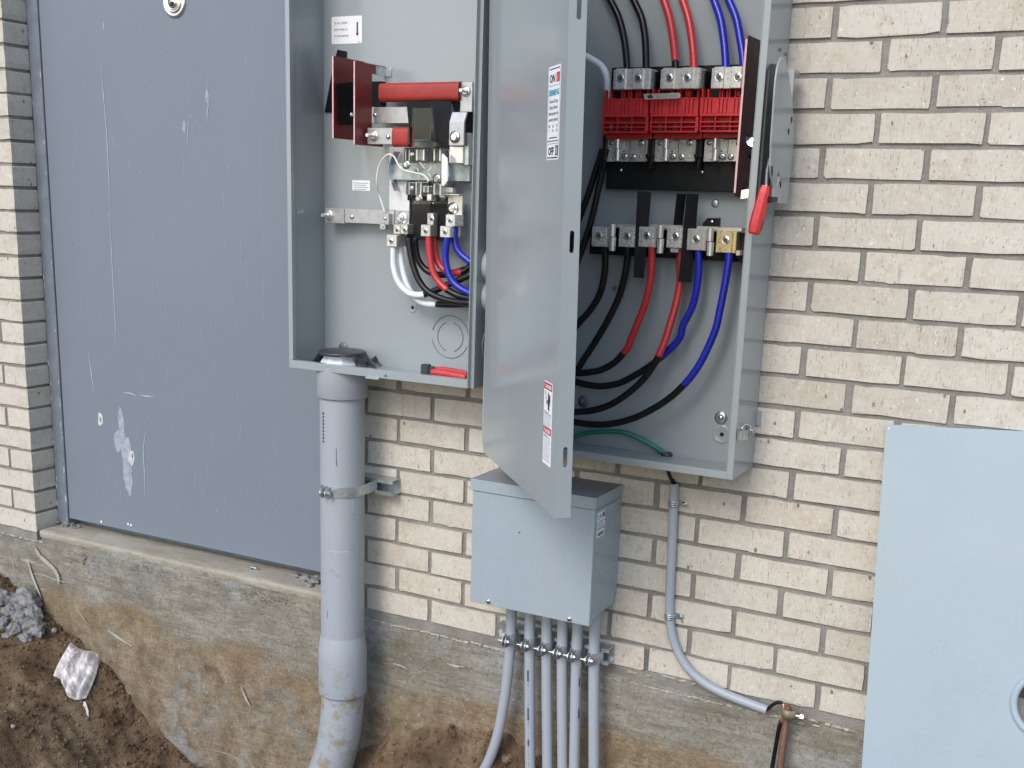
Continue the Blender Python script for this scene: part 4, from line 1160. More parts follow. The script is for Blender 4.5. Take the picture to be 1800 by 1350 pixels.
    for sgn in (-1, 1):
        m = M(); pts = [z5(545, 345), z5(505, 440), z5(478, 520), z5(474, 620), z5(490, 715), z5(520, 790), z5(545, 868)] if sgn < 0 else [z5(1195, 350), z5(1225, 430), z5(1258, 490), z5(1262, 640), z5(1250, 750), z5(1210, 820), z5(1190, 880)]
        P = [W(*p, -.062) for p in pts]
        for a_, b_ in zip(P, P[1:]): m.prism([a_, b_, b_ + Vector((.0012 * sgn, 0, 0)), a_ + Vector((.0012 * sgn, 0, 0))], (0, .028, 0))
        obj('leaf_spring', m, 'galvanised', t)
    for q in ((650, 300, 1175, 480), (690, 745, 1175, 1000)):
        m = M(); pbox(m, *z5(q[0] + 30, q[1]), *z5(q[2], q[3]), -.0475, .004); obj('jaw_backing', m, 'fish_paper', t)
    # metal jaws
    for i, (x0, y0, x1, y1) in enumerate(((690, 312, 750, 470), (830, 318, 945, 470), (1062, 318, 1160, 475), (690, 752, 748, 915), (826, 748, 905, 925), (930, 800, 1000, 890), (1062, 770, 1165, 925))):
        m = M(); a = rc(*z5(x0, y0), *z5(x1, y1), -.085); w = (a[1] - a[0]) * .22
        m.box(a[0], a[0] + w, -.085, -.05, a[2], a[3], .0008); m.box(a[1] - w, a[1], -.085, -.05, a[2], a[3], .0008); m.box(a[0] + w, a[1] - w, -.062, -.05, a[2], a[3], .0008)
        obj('jaw', m, 'nickel', t)
    m = M()
    for x, y, r in ((712, 520, .0068), (1112, 705, .0070), (875, 965, .0065), (785, 385, .004), (780, 830, .0035)): bolt_on(m, W(*z5(x, y), -.078), r * .8, 0)
    obj('screw', m, 'zinc', t)
    m = M(); pbox(m, *z5(740, 575), *z5(805, 625), -.06, .01); pbox(m, *z5(975, 905), *z5(1040, 1000), -.082, .02, .001); obj('jaw_holder', m, 'nickel', t)
    # clear moulded block: side walls, lobes and webs
    m = M(); Y = -.104
    for q, d in (((645, 320, 668, 890), .04), ((770, 300, 790, 930), .05), ((1035, 300, 1055, 1000), .05), ((1150, 300, 1172, 930), .05), ((650, 296, 1190, 322), .055), ((700, 905, 1190, 935), .05), ((820, 452, 1060, 470), .04), ((820, 735, 1060, 755), .04), ((655, 470, 1160, 745), .0018)):
        pbox(m, *z5(q[0], q[1]), *z5(q[2], q[3]), Y if d > .01 else Y + .012, d, .0008)
    for x in (830, 1065): 
        a = rc(*z5(x - 72, 185), *z5(x + 78, 315), Y - .003); m.box(a[0], a[1], Y - .003, Y + .032, a[2], a[3], .006); m.box(a[0] + .004, a[1] - .004, Y + .002, Y + .028, a[2] + .003, a[3] - .003, .004)
    for x in (880, 1070):
        a = rc(*z5(x - 62, 925), *z5(x + 70, 1040), Y - .003); m.box(a[0], a[1], Y - .003, Y + .032, a[2], a[3], .006)
    obj('clear_jaw_block', m, 'clear_plastic', t)
    m = M()
    for a_, b_ in (((885, 490), (945, 570)), ((1040, 560), (985, 610)), ((880, 690), (930, 640)), ((990, 630), (1030, 680)), ((850, 570), (870, 610))):
        p, q = W(*z5(*a_), Y + .009), W(*z5(*b_), Y + .009); m.cyl(p, q, .0011, 6)
    obj('moulded_rib', m, 'label_white', t)
    m = M(); m.prism([W(*z5(*p), -.100) for p in ((1172, 390), (1190, 372), (1250, 440), (1250, 730), (1200, 800), (1172, 800))], (0, .0012, 0)); obj('label', m, 'label_white', t)
    m = M(); pbox(m, *z5(1255, 320), *z5(1330, 345), -.07, .02); pbox(m, *z5(1290, 345), *z5(1330, 480), -.062, .012); pbox(m, *z5(1220, 820), *z5(1320, 890), -.066, .014); pbox(m, *z5(1180, 905), *z5(1400, 925), -.07, .02); obj('jaw_holder', m, 'nickel', t)
    m = M(); pbox(m, *z5(1255, 930), *z5(1445, 1185), -.058, .006); o = obj('busbar', m, 'warm_clip', t)
    m = M(); bolt_on(m, W(*z5(1325, 1098), -.0582), .0072, .012); obj('bolt', m, 'zinc', o)
    # ---- lower barriers and lugs
    for q, Y in (((1015, 100, 1265, 465), -.060), ((1205, 95, 1395, 468), -.066)):
        m = M(); m.prism([W(*z6(q[0] + 15, q[1]), Y), W(*z6(q[2] - 15, q[1] + 8), Y), W(*z6(q[2], q[3]), Y), W(*z6(q[0] - 35, q[3] - 5), Y)], (0, .0016, 0)); obj('phase_barrier', m, 'fish_paper', t)
    m = M(); pbox(m, *z6(1040, 60), *z6(1210, 395), -.094, .002, .0008); obj('clear_guard', m, 'clear_plastic', t)
    # earth/neutral bar
    m = M(); Y = -.050
    a = rc(*z6(178, 143), *z6(362, 296), Y - .004); m.box(a[0], a[1], Y - .004, Y + .003, a[2], a[3], .001)
    b = rc(*z6(362, 150), *z6(862, 305), Y); m.box(a[1] - .001, b[1], Y, Y + .006, b[2] + .001, b[3] - .001, .001); o = obj('neutral_bar', m, 'tin', t)
    m = M(); c = W(*z6(215, 215), Y - .0042); bolt_on(m, c, .0068, .028); obj('bolt', m, 'nickel', o)
    m = M(); pan_screw(m, W(*z6(443, 232), Y - .0002), .0055); obj('screw', m, 'zinc', o)
    m = M(); pbox(m, *z6(752, 195), *z6(808, 310), Y - .012, .012, .001); pbox(m, *z6(715, 292), *z6(772, 358), Y - .012, .012, .001); o2 = obj('wire_terminal', m, 'tin', t)
    m = M(); pan_screw(m, W(*z6(770, 246), Y - .0122), .0042); m.lathe(W(*z6(745, 325), Y - .0122), (0, -1, 0), [(.0036, .0), (.0036, .0006), (.002, .0006), (.002, -.001)], 14); obj('screw', m, 'zinc', o2)
    m = M(); pbox(m, *z6(868, 172), *z6(1010, 305), -.06, .012, .001); o = obj('neutral_pad', m, 'tin', t)
    m = M(); bolt_on(m, W(*z6(938, 245), -.0602), .0082, .016); obj('bolt', m, 'nickel', o)
    lug_at(t, *z6(852, 305), *z6(922, 402), -.086, .03, 'warm_clip', z6(888, 360), False)
    lug_at(t, *z6(924, 305), *z6(992, 402), -.086, .03, 'warm_clip', z6(962, 360), False)
    lug_at(t, *z6(784, 408), *z6(884, 526), -.098, .05, 'lug_metal', z6(826, 470), False)
    lug_at(t, *z6(1185, 194), *z6(1248, 310), -.084, .03, 'warm_clip', z6(1228, 252), False)
    lug_at(t, *z6(1122, 310), *z6(1216, 426), -.098, .05, 'warm_clip', z6(1166, 370), False)
    lug_at(t, *z6(1368, 208), *z6(1462, 325), -.090, .04, 'lug_metal', z6(1410, 266), False)
    lug_at(t, *z6(1312, 324), *z6(1412, 436), -.100, .05, 'lug_metal', z6(1358, 380), False)
    # ---- notices
    Y = -.0128
    p0 = W(582, 76, Y); p1 = W(637, 76, Y); z0 = W(608, 77, Y).z; z1 = W(610, 28.5, Y).z
    x0 = W(583, 52, Y).x; x1 = W(636.5, 52, Y).x
    f = lambda u, v, h: Vector((u, Y - h, v))
    m = M(); put_card(m, x0, x1, z0, z1, .004, f, .0004, 0); w = x1 - x0; h = z1 - z0
    for i, tx in enumerate(('3\u00d8, 4W, 120/240V', '208V POWER LEG', 'TO THIS POSITION')): put_text(m, tx, h * .115, x0 + w * .09, z1 - h * (.28 + .235 * i), f, .0007, 1, sx=.70)
    put_rect(m, x0 + w * .825, x0 + w * .872, z0 + h * .36, z1 - h * .23, f, .0007, 1)
    m.mi = 1; m.face([m.bm.verts.new(f(x0 + w * a_, z0 + h * b_, .0007)) for a_, b_ in ((.80, .37), (.90, .37), (.85, .25))])
    put_rect(m, x0 + w * .86, x0 + w * .94, z0 + h * .04, z0 + h * .065, f, .0007, 2)
    obj('label', m, ['label_white', 'ink', 'ink_grey'], t, label='white phase notice with black down arrow')
    a = rc(619.5, 317, 650.5, 335, Y); m = M(); put_card(m, a[0], a[1], a[2], a[3], .0006, f, .0004, 0)
    for i in range(4): put_rect(m, a[0] + .004, a[1] - .005 - .006 * (i % 2), a[3] - .0075 - .005 * i, a[3] - .006 - .005 * i, f, .0007, 1)
    obj('label', m, ['label_white', 'ink_grey'], t, label='small white notice with four faint lines')
    # ---- nipples to the switch box
    for py, lab in ((468, 'upper short grey conduit nipple joining the two cabinets'), (522, 'lower short grey conduit nipple joining the two cabinets')):
        yn_ = Wx(844.5, py, LX1).y + .036; c = Wx(849, py, LX1); m = M(); m.cyl((LX1 + .001, yn_, c.z), (-.6885, yn_, c.z), .036, 32)
        tag(obj('conduit_nipple', m, 'pvc', origin=(LX1, yn_, c.z)), lab, 'conduit')
build_left()

def build_left_cables():
    z6 = zf(5.625, 540, 340); z5 = zf(7.5, 620, 220)
    def P(pts, ys):
        L = [W(*z6(*p), y) for p, y in zip(pts, ys)]
        if pts[-1][0] >= 1640: L.append(Vector((LX1 - .001, L[-1].y + .012, L[-1].z + (L[-1].z - L[-2].z) * .4)))
        return L
    def lin(a, b, n): return [a + (b - a) * i / (n - 1) for i in range(n)]
    r = .0078
    a = [(857, 515), (853, 620), (860, 740), (900, 870), (985, 970), (1075, 1003), (1165, 1000)]
    cable('cable', 'white cable curving from the lowest lug in the left cabinet', [('jacket', 'white_insulation', P(a, lin(-.085, -.080, 7))), ('bare_black_end', 'black_cable', P([(1160, 1000), (1300, 945), (1420, 890), (1570, 826), (1640, 795)], lin(-.080, -.066, 5)))], r)
    a = [(918, 400), (922, 560), (940, 720), (985, 890), (1060, 1025), (1160, 1085), (1285, 1096)]
    cable('cable', 'white cable behind its twin, with a black end, in the left cabinet', [('jacket', 'white_insulation', P(a, lin(-.068, -.064, 7))), ('bare_black_end', 'black_cable', P([(1280, 1096), (1400, 1100), (1570, 1096), (1640, 1090)], lin(-.064, -.07, 4)))], r)
    cable('cable', 'long black cable sweeping under the others in the left cabinet', [('jacket', 'black_cable', P([(1002, 440), (1015, 560), (1045, 700), (1105, 860), (1200, 975), (1340, 1042), (1480, 1072), (1640, 1086)], lin(-.088, -.09, 8)))], r)
    cable('cable', 'short black cable behind the red tape in the left cabinet', [('jacket', 'black_cable', P([(1068, 440), (1075, 560), (1105, 670), (1180, 760), (1290, 802), (1400, 800), (1520, 765), (1640, 735)], lin(-.062, -.054, 8)))], r)
    cable('cable', 'red-taped cable from the front centre lug of the left cabinet', [('red_tape', 'red_tape', P([(1203, 410), (1208, 560), (1228, 710), (1265, 820), (1325, 900), (1385, 955)], lin(-.088, -.084, 6))), ('jacket', 'black_cable', P([(1375, 947), (1450, 990), (1520, 1018), (1640, 1040)], lin(-.084, -.08, 4)))], r)
    cable('cable', 'red-taped cable half hidden behind its twin in the left cabinet', [('red_tape', 'red_tape', P([(1255, 430), (1262, 560), (1290, 670), (1350, 750), (1440, 790), (1530, 778)], lin(-.064, -.06, 6))), ('jacket', 'black_cable', P([(1522, 780), (1570, 755), (1640, 720)], lin(-.06, -.055, 3)))], r)
    cable('cable', 'blue-taped cable curving from the front right lug of the left cabinet', [('blue_tape', 'blue_tape', P([(1390, 425), (1372, 540), (1368, 650), (1390, 770), (1440, 870), (1510, 935), (1580, 972), (1650, 1000)], lin(-.090, -.086, 8)))], r)
    cable('cable', 'short blue-taped cable leaving the upper right lug of the left cabinet', [('blue_tape', 'blue_tape', P([(1462, 330), (1460, 450), (1480, 540), (1525, 605), (1580, 650), (1650, 690)], lin(-.074, -.07, 6)))], r)
    pts = [(425, 1150), (395, 1060), (345, 900), (318, 760), (330, 600), (380, 470), (445, 398), (490, 385), (545, 415), (585, 490), (625, 555), (690, 598), (780, 620), (880, 640), (945, 665), (980, 705), (998, 745)]
    m = M(); m.tube([W(*z5(*p), -.060 if i < 3 else -.075 - .002 * i) for i, p in enumerate(pts)], .0021, 10, 4)
    tag(obj('sense_wire', m, 'white_wire', origin=W(*z5(425, 1150), -.05)), 'thin white wire looping from the neutral bar to the clear jaws', 'wire')
build_left_cables()

def build_cap_and_tool():
    # conduit end inside the cabinet: octagonal bushing under a dark tape cover
    z = zf(12.27, 540, 590)
    c = Vector((PX, PY, LZ0 + .0024))
    t = thing('conduit_bushing', 'pale eight-sided conduit bushing wrapped in torn black plastic on the cabinet floor', 'bushing', c)
    m = M(); m.lathe(c, (0, 0, 1), [(.060, 0), (.060, .007), (.0465, .026), (.0465, .035)], 8, False, 1, R(22.5) + .2); obj('bushing', m, 'conduit_white', t)
    m = M(); m.lathe(c, (0, 0, 1), [(.048, .0352), (.0585, .0345), (.0605, .0375), (.0595, .042), (.055, .0435), (0, .044)], 36); obj('cover_disc', m, 'dark_tape', t)
    m = M(); rnd = random.Random(6); n = 72; rings = []
    for k in range(n):
        a = 2 * math.pi * k / n; front = math.cos(a + math.pi / 2 + .15)      # 1 at the front
        ds = 1 if front < .35 else 0.10
        row = []
        for j in range(5):
            tt = j / 4; rr = .058 + (.024 * ds) * tt ** 1.4 * (1 + .5 * noise.noise(Vector((math.cos(a) * 3, math.sin(a) * 3, j)))) + .007 * math.sin(a * 11 + j) * tt * ds
            hz = .041 - .040 * tt * (ds if ds < 1 else 1) + .006 * noise.noise(Vector((a * 4, j * 1.3, 0))) * tt
            x = c.x + math.cos(a) * rr; y = c.y + math.sin(a) * rr
            x = max(x, LX0 + .006); y = min(max(y, LY + .008), -.016)
            row.append(m.bm.verts.new((x, y, max(c.z + hz, LZ0 + .003))))
        rings.append(row)
    for k in range(n):
        for j in range(4): m.face([rings[k][j], rings[(k + 1) % n][j], rings[(k + 1) % n][j + 1], rings[k][j + 1]], False)
    obj('torn_plastic', m, 'dark_tape', t)
    m = M(); p = [Wx(*z(*q), PX + .085) for q in ((1375, 520), (1480, 430), (1545, 560), (1440, 590))]
    vs = [m.bm.verts.new(q) for q in p] + [m.bm.verts.new(Wx(*z(*q), PX + .1)) for q in ((1635, 655), (1560, 670))]
    m.face([vs[0], vs[1], vs[2], vs[3]]); m.face([vs[3], vs[2], vs[4], vs[5]]); obj('torn_flap', m, 'dark_tape', t)
    # pliers with red grips
    z = zf(18, 730, 630); Y = -.118
    t = thing('pliers', 'red-handled pliers with a square black head lying on the cabinet floor', 'pliers', W(780, 668, Y))
    a = rc(*z(150, 190), *z(415, 700), Y); F = LZ0 + .0026
    m = M(); m.box(a[0], a[1], Y, Y + .016, F, a[3], .003); b = rc(*z(400, 260), *z(560, 520), Y); m.box(b[0], b[1], Y + .002, Y + .014, F + .004, b[3], .003); obj('head', m, 'tool_black_gap_shade', t)
    P = [W(*z(x, y), Y) for x, y in ((540, 440), (700, 450), (950, 480), (1250, 535), (1500, 585), (1620, 620))]
    m = M(); m.tube(P, lambda k: .0085 + .0015 * math.sin(k * 3.1), 14, 5); obj('grip', m, 'red_grip', t)
    P = [W(*z(x, y), Y + .014) for x, y in ((560, 360), (760, 345), (1000, 372), (1300, 425), (1520, 470), (1640, 500))]
    m = M(); m.tube(P, lambda k: .0062 + .001 * math.sin(k * 3.1), 14, 5); obj('grip', m, 'red_grip', t)
build_cap_and_tool()

# ================================================================== SAFETY SWITCH (right cabinet)
RX0, RX1, RY, RZ0, RZ1 = -.6860, -.0877, -.1525, .5385, 1.80
DH = Vector((-.6790, -.1575, .5225)); DD = Vector((.672, -.741, 0)).normalized(); DN = Vector((.741, .672, 0)).normalized()
def dshear(p):     # the door hangs a touch out of plumb
    return p + Vector((-.016 * (p.z - .5225), 0, 0))
def DP(sv, z, h=0.0):
    return dshear(Vector((DH.x, DH.y, 0)) + DD * sv + DN * h + Vector((0, 0, z)))
def on_door(x, y):
    n = Vector((DN.x, DN.y, 0)); d = ray(x, y); h = Vector((DH.x, DH.y, 0)); cp = CP.copy()
    t = n.dot(h - Vector((cp.x, cp.y, 0))) / n.dot(Vector((d.x, d.y, 0)))
    p = CP + d * t; k = 0
    for _ in range(6):
        off = Vector((-.016 * (p.z - .5225), 0, 0)); t = n.dot(h + off - Vector((cp.x, cp.y, 0))) / n.dot(Vector((d.x, d.y, 0))); p = CP + d * t
    return (p - h - off).dot(DD), p.z
def build_right():
    t = thing('safety_switch', 'open grey fused switch box with red switch modules and a dark red side plate', 'switch box', (-.38, -.08, RZ0))
    s = .002
    m = M(); m.box(RX0 + s, RX1 - s, -.0075, -.0052, RZ0 + s, RZ1); obj('back', m, 'grey_paint', t)
    m = M(); m.box(RX1 - s, RX1, RY + .0003, -.004, RZ0, RZ1); obj('right_side', m, 'grey_paint', t)
    m = M(); m.box(RX1 - .0130, RX1 + .0006, RY - .0022, RY, RZ0 - .0004, RZ1, .0007); m.box(RX1 - .0142, RX1 - .0132, RY - .002, RY + .010, RZ0 + .017, RZ1); obj('right_flange', m, 'grey_paint', t)
    m = M(); m.box(RX0, RX0 + s, RY + .0003, -.004, RZ0, RZ1); m.box(RX0 - .0004, RX0 + .02, RY - .0022, RY, RZ0 + .0165, RZ1); obj('left_side', m, 'grey_paint', t)
    m = M(); m.box(RX0 + s, RX1 - s, RY + .0003, -.0076, RZ0, RZ0 + s); m.box(RX0, RX1 - .0132, RY - .0016, RY, RZ0 - .0002, RZ0 + .0162, .0005); obj('floor', m, 'grey_paint', t)
    m = M(); m.box(RX0, RX1, RY - .002, -.004, RZ1 + .0002, RZ1 + .003); obj('top', m, 'grey_paint', t)
    # wall spacer tab at the right
    m = M(); a = rc(1333, 722, 1339, 748, -.002); m.box(RX1 + .0003, RX1 + .010, -.006, -.0016, a[2], a[3]); obj('mounting_tab', m, 'grey_paint', t)
    # ---- door
    L = .5755; zb, ztop = .5225, 1.80; lipw = .030
    m = M()
    def F(u, v, h): return DP(u, v, -h)
    v = [m.bm.verts.new(DP(u, z, h)) for u in (.003, L) for h in (0, -.0018) for z in (zb, ztop)]
    for q in ((0, 1, 3, 2), (4, 6, 7, 5), (0, 4, 5, 1), (2, 3, 7, 6), (0, 2, 6, 4), (1, 5, 7, 3)): m.face([v[i] for i in q])
    # bottom hem
    v = [m.bm.verts.new(DP(u, z, h)) for u in (.004, L - .003) for h in (.0003, .005) for z in (zb + .0002, zb + .0018)]
    for q in ((0, 1, 3, 2), (4, 6, 7, 5), (0, 4, 5, 1), (2, 3, 7, 6), (0, 2, 6, 4), (1, 5, 7, 3)): m.face([v[i] for i in q])
    # hinge roll
    m.tube([DP(.005, zb + .004, .0022), DP(.005, ztop, .0022)], .0030, 10, 1)
    door = obj('door', m, 'grey_paint', t, label='switch box door swung half open, notices on its face')
    # slotted lip at the free edge
    m = M(); LO = lambda u, z, h: DP(L + .0004 - h, z, u)      # u across the lip (towards the box), h thickness
    segs = []
    slots = [(1416, 1466), (1007.4 - 1, 1046), (619, 657)]
    slots = [(.6195, .6575), (1.0075, 1.0462), (1.3950, 1.4340)]
    zcur = zb
    for z0, z1 in slots:
        for a, b in ((zcur, z0 - .006),):
            vs = [m.bm.verts.new(LO(u, z, h)) for u in (0, lipw) for h in (0, .0016) for z in (a, b)]
            for q in ((0, 1, 3, 2), (4, 6, 7, 5), (0, 4, 5, 1), (2, 3, 7, 6), (0, 2, 6, 4), (1, 5, 7, 3)): m.face([vs[i] for i in q])
        uc = lipw * .53; r = .0042; hole = []
        for k in range(13): a = R(0 + 15 * k); hole.append((uc + r * math.cos(a), z1 - r + r * math.sin(a)))
        for k in range(13): a = R(180 + 15 * k); hole.append((uc + r * math.cos(a), z0 + r + r * math.sin(a)))
        m.plate_hole(0, lipw, z0 - .006, z1 + .006, hole, LO, .0016)
        zcur = z1 + .006
    vs = [m.bm.verts.new(LO(u, z, h)) for u in (0, lipw) for h in (0, .0016) for z in (zcur, ztop)]
    for q in ((0, 1, 3, 2), (4, 6, 7, 5), (0, 4, 5, 1), (2, 3, 7, 6), (0, 2, 6, 4), (1, 5, 7, 3)): m.face([vs[i] for i in q])
    obj('door_lip', m, 'grey_paint', door)
    # notices on the face of the door
    f = lambda u, z, h: DP(u, z, -.0019 - h)
    (u0, z1), (u1, _), (u1b, z0), (u0b, _) = (on_door(968, 118.5), on_door(991, 112.5), on_door(981.5, 280.5), on_door(961, 281.2))
    u0 = (u0 + u0b) / 2; u1 = (u1 + u1b) / 2; w = u1 - u0; h = z1 - z0; m = M()
    put_card(m, u0, u1, z0, z1, .005, f, .0004, 0)
    def T(tx, sz, cx, cy, mi=1, sx=.8, b=0.0): put_text(m, tx, h * sz, u0 + w * cx, z0 + h * cy, f, .0008, mi, 'CENTER', sx, b)
    T('ON', .115, .36, .83, 1, 1.15, .0006); put_rect(m, u0 + w * .68, u0 + w * .93, z0 + h * .825, z0 + h * .925, f, .0008, 2); put_text(m, '1', h * .09, u0 + w * .80, z0 + h * .842, f, .0011, 0, 'CENTER')
    put_rect(m, u0 + w * .06, u0 + w * .94, z0 + h * .965, z0 + h * .975, f, .0008, 1); put_rect(m, u0 + w * .06, u0 + w * .94, z0 + h * .792, z0 + h * .797, f, .0008, 3)
    T('SIEMENS', .085, .5, .69, 4, 1.22, .0005)
    T('General Duty', .058, .5, .610, 1, 1.02); T('Safety Switch', .058, .5, .545, 1, 1.02); T('Interrupteur de', .058, .5, .48, 1, .98); T('s\u00e9curit\u00e9 g\u00e9n\u00e9ral', .058, .5, .415, 1, .95)
    for i, (a, b) in enumerate((('400', 'A'), ('240', 'VAC'), ('250', 'VDC'))): T(a, .05, .2 + .3 * i, .345, 1, .75); T(b, .042, .2 + .3 * i, .300, 1, .75)
    for y_, ww in ((.232, .62), (.196, .86)):
        k = .5 - ww / 2
        while k < .5 + ww / 2: put_rect(m, u0 + w * k, u0 + w * (k + .045), z0 + h * y_, z0 + h * (y_ + .014), f, .0008, 3); k += .06
    put_rect(m, u0 + w * .06, u0 + w * .94, z0 + h * .172, z0 + h * .177, f, .0008, 3)
    T('OFF', .115, .38, .055, 1, 1.05, .0006); put_rect(m, u0 + w * .72, u0 + w * .95, z0 + h * .045, z0 + h * .155, f, .0008, 5); put_text(m, '0', h * .095, u0 + w * .835, z0 + h * .065, f, .0011, 0, 'CENTER')
    put_rect(m, u0 + w * .06, u0 + w * .94, z0 + h * .018, z0 + h * .03, f, .0008, 1)
    for a in (.035, .955): put_rect(m, u0 + w * a, u0 + w * (a + .012), z0 + h * .03, z0 + h * .96, f, .0008, 3)
    obj('rating_label', m, ['label_white', 'ink', 'label_red', 'ink_grey', 'label_teal', 'dark_washer'], door, label='white rating label reading ON and OFF')
    (u0, z1), (u1, _), (u1b, z0), (u0b, _) = (on_door(960.8, 668.5), on_door(975.4, 679), on_door(967.6, 821), on_door(953.8, 809.6))
    u0 = (u0 + u0b) / 2; u1 = (u1 + u1b) / 2; w = u1 - u0; h = z1 - z0; m = M()
    put_card(m, u0, u1, z0, z1, .003, f, .0004, 0)
    for yb_ in (.905, .375):
        put_rect(m, u0 + w * .03, u0 + w * .97, z0 + h * yb_, z0 + h * (yb_ + .083), f, .0008, 1)
        put_text(m, '! DANGER', h * .058, u0 + w * .52, z0 + h * (yb_ + .02), f, .0011, 0, 'CENTER', 1.0, .0003)
    # struck hand pictogram
    def poly(pts, mi=2): m.mi = mi; m.face([m.bm.verts.new(f(u0 + w * a, z0 + h * b, .0008)) for a, b in pts])
    poly([(.50, .865), (.58, .885), (.62, .84), (.74, .865), (.78, .80), (.74, .74), (.68, .70), (.70, .665), (.52, .665), (.52, .71), (.40, .77), (.46, .79), (.52, .77)], 2)
    poly([(.14, .885), (.20, .885), (.32, .80), (.28, .785), (.38, .735), (.33, .725), (.24, .79), (.27, .80)], 2)
    for k in range(2): put_rect(m, u0 + w * .06, u0 + w * (.62 + .3 * k), z0 + h * (.632 - .02 * k), z0 + h * (.640 - .02 * k), f, .0008, 2)
    for k in range(8): put_rect(m, u0 + w * .06, u0 + w * (.94 - .05 * (k % 3)), z0 + h * (.59 - .0245 * k), z0 + h * (.597 - .0245 * k), f, .0008, 3)
    for k in range(2): put_rect(m, u0 + w * .06, u0 + w * (.6 + .25 * k), z0 + h * (.35 - .018 * k), z0 + h * (.357 - .018 * k), f, .0008, 2)
    for k in range(11): put_rect(m, u0 + w * .06, u0 + w * (.94 - .05 * (k % 3)), z0 + h * (.30 - .0255 * k), z0 + h * (.3065 - .0255 * k), f, .0008, 3)
    obj('danger_label', m, ['label_white', 'label_red', 'ink', 'ink_grey'], door, label='white warning label with two red DANGER bars')
    # ---- switch base
    m = M(); a = rc(1070, 116, 1309, 335, -.034); zt = a[3]; zb_ = a[2]
    m.box(a[0], a[1] + .004, -.034, -.009, zb_, zt, .001); obj('switch_base', m, 'black_plastic', t)
    z2 = zf(6, 1030, 90)
    # line lugs, a double block per phase
    for (x0, x1, y0, y1, sc) in ((298, 662, 180, 402, ((365, 285), (550, 285))), (798, 1188, 172, 396, ((880, 280), (1068, 280))), (1338, 1700, 160, 392, ((1408, 275), (1605, 272)))):
        Y = -.100; a = rc(*z2(x0, y0), *z2(x1, y1), Y); w = a[1] - a[0]; m = M()
        m.box(a[0] - .006, a[1] + .001, Y + .009, Y + .05, a[2] + .001, a[3] - .0015, .001)
        m.box(a[0], a[1], Y + .0045, Y + .048, a[2], a[3] - .0005, .001)
        m.box(a[0] + w * .02, a[0] + w * .33, Y, Y + .012, a[2] + .0002, a[3], .0012); m.box(a[0] + w * .53, a[0] + w * .84, Y, Y + .012, a[2] + .0002, a[3], .0012)
        o = obj('line_lug', m, 'lug_metal', t)
        for q in sc:
            m = M(); socket_screw(m, W(*z2(*q), Y - .0003), .0080); obj('set_screw', m, ['zinc', 'socket_dark'], o)
        m = M(); m.box(a[1] + .0015, a[1] + .004, Y + .03, -.036, a[2] - .002, a[3] - .004); obj('barrier', m, 'black_plastic', t)
    # red switch modules
    for (x0, x1, yt, yb_) in ((172, 652, 498, 862), (676, 1184, 490, 858), (1200, 1700, 486, 852)):
        Y = -.092; H = yb_ - yt; Wd = x1 - x0
        ys = lambda k: yt + H * k; xs = lambda k: x0 + Wd * k
        m = M()
        def bar(xa, xb, ya, yc, y=Y, d=.020): pbox(m, *z2(xs(xa), ys(ya)), *z2(xs(xb), ys(yc)), y, d, .0005)
        pbox(m, *z2(x0 + 3, yt + 2), *z2(x1 - 3, yb_ - 2), Y + .0195, .03, .001)
        bar(0, 1, 0, .045); bar(0, 1, .46, .54); 
        edges = [0]
        for g in (.085, .41, .73):
            for k in range(3): edges += [g + .08 * k - .006, g + .08 * k + .008]
        edges.append(1)
        for i in range(0, len(edges), 2): bar(edges[i], edges[i + 1], .045, .46)
        for ya, yc in ((.69, .73), (.825, .86), (.955, 1)): bar(0, .97, ya, yc)
        for xa, xb in ((0, .025), (.31, .332), (.63, .652), (.935, 1)): bar(xa, xb, .54, .955, Y + .001, .019)
        mod = obj('switch_module', m, 'red_plastic', t)
        m = M()
        for k in (.17, .21, .49, .53): bar(k, k + .014, .74, .93, Y + .012, .003)
        obj('contact', m, 'nickel', mod)
        m = M(); pbox(m, *z2(x0 + 35, yb_ - 5), *z2(x1 + 40, yb_ + 66), Y + .026, .03, .001); obj('module_foot', m, 'red_plastic', mod)
        # terminal fins above
        m = M()
        for k in (.05, .17, .42, .47, .57, .62, .74, .98): pbox(m, *z2(xs(k) - 3, yt - 88), *z2(xs(k) + 12, yt + 4), Y + .012, .02, .0005)
        for k in (.40, .73): pbox(m, *z2(xs(k), yt - 80), *z2(xs(k + .12), yt - 10), Y + .018, .02, .001)
        obj('terminal_fin', m, 'red_plastic', mod)
    m = M(); pbox(m, *z2(150, 470), *z2(1640, 506), -.104, .0018, .0005); obj('clear_strip', m, 'clear_plastic', t)
    m = M(); P = [W(*z2(*p), -.106) for p in ((605, 452), (985, 438), (1000, 470), (985, 496), (620, 510))]; m.prism(P, (0, .0005, 0))
    m.mi = 1; P = [W(*z2(*p), -.1064) for p in ((640, 470), (690, 455), (715, 490), (660, 500))]; m.prism(P, (0, .0003, 0)); m.mi = 2
    for k in range(3): P = [W(*z2(*p), -.1064) for p in ((735, 462 + 12 * k), (970, 452 + 12 * k), (970, 455 + 12 * k), (735, 466 + 12 * k))]; m.prism(P, (0, .0003, 0))
    obj('caution_strip', m, ['warm_clip', 'ink', 'ink_grey'], t, label='small folded caution strip on the clear guard')
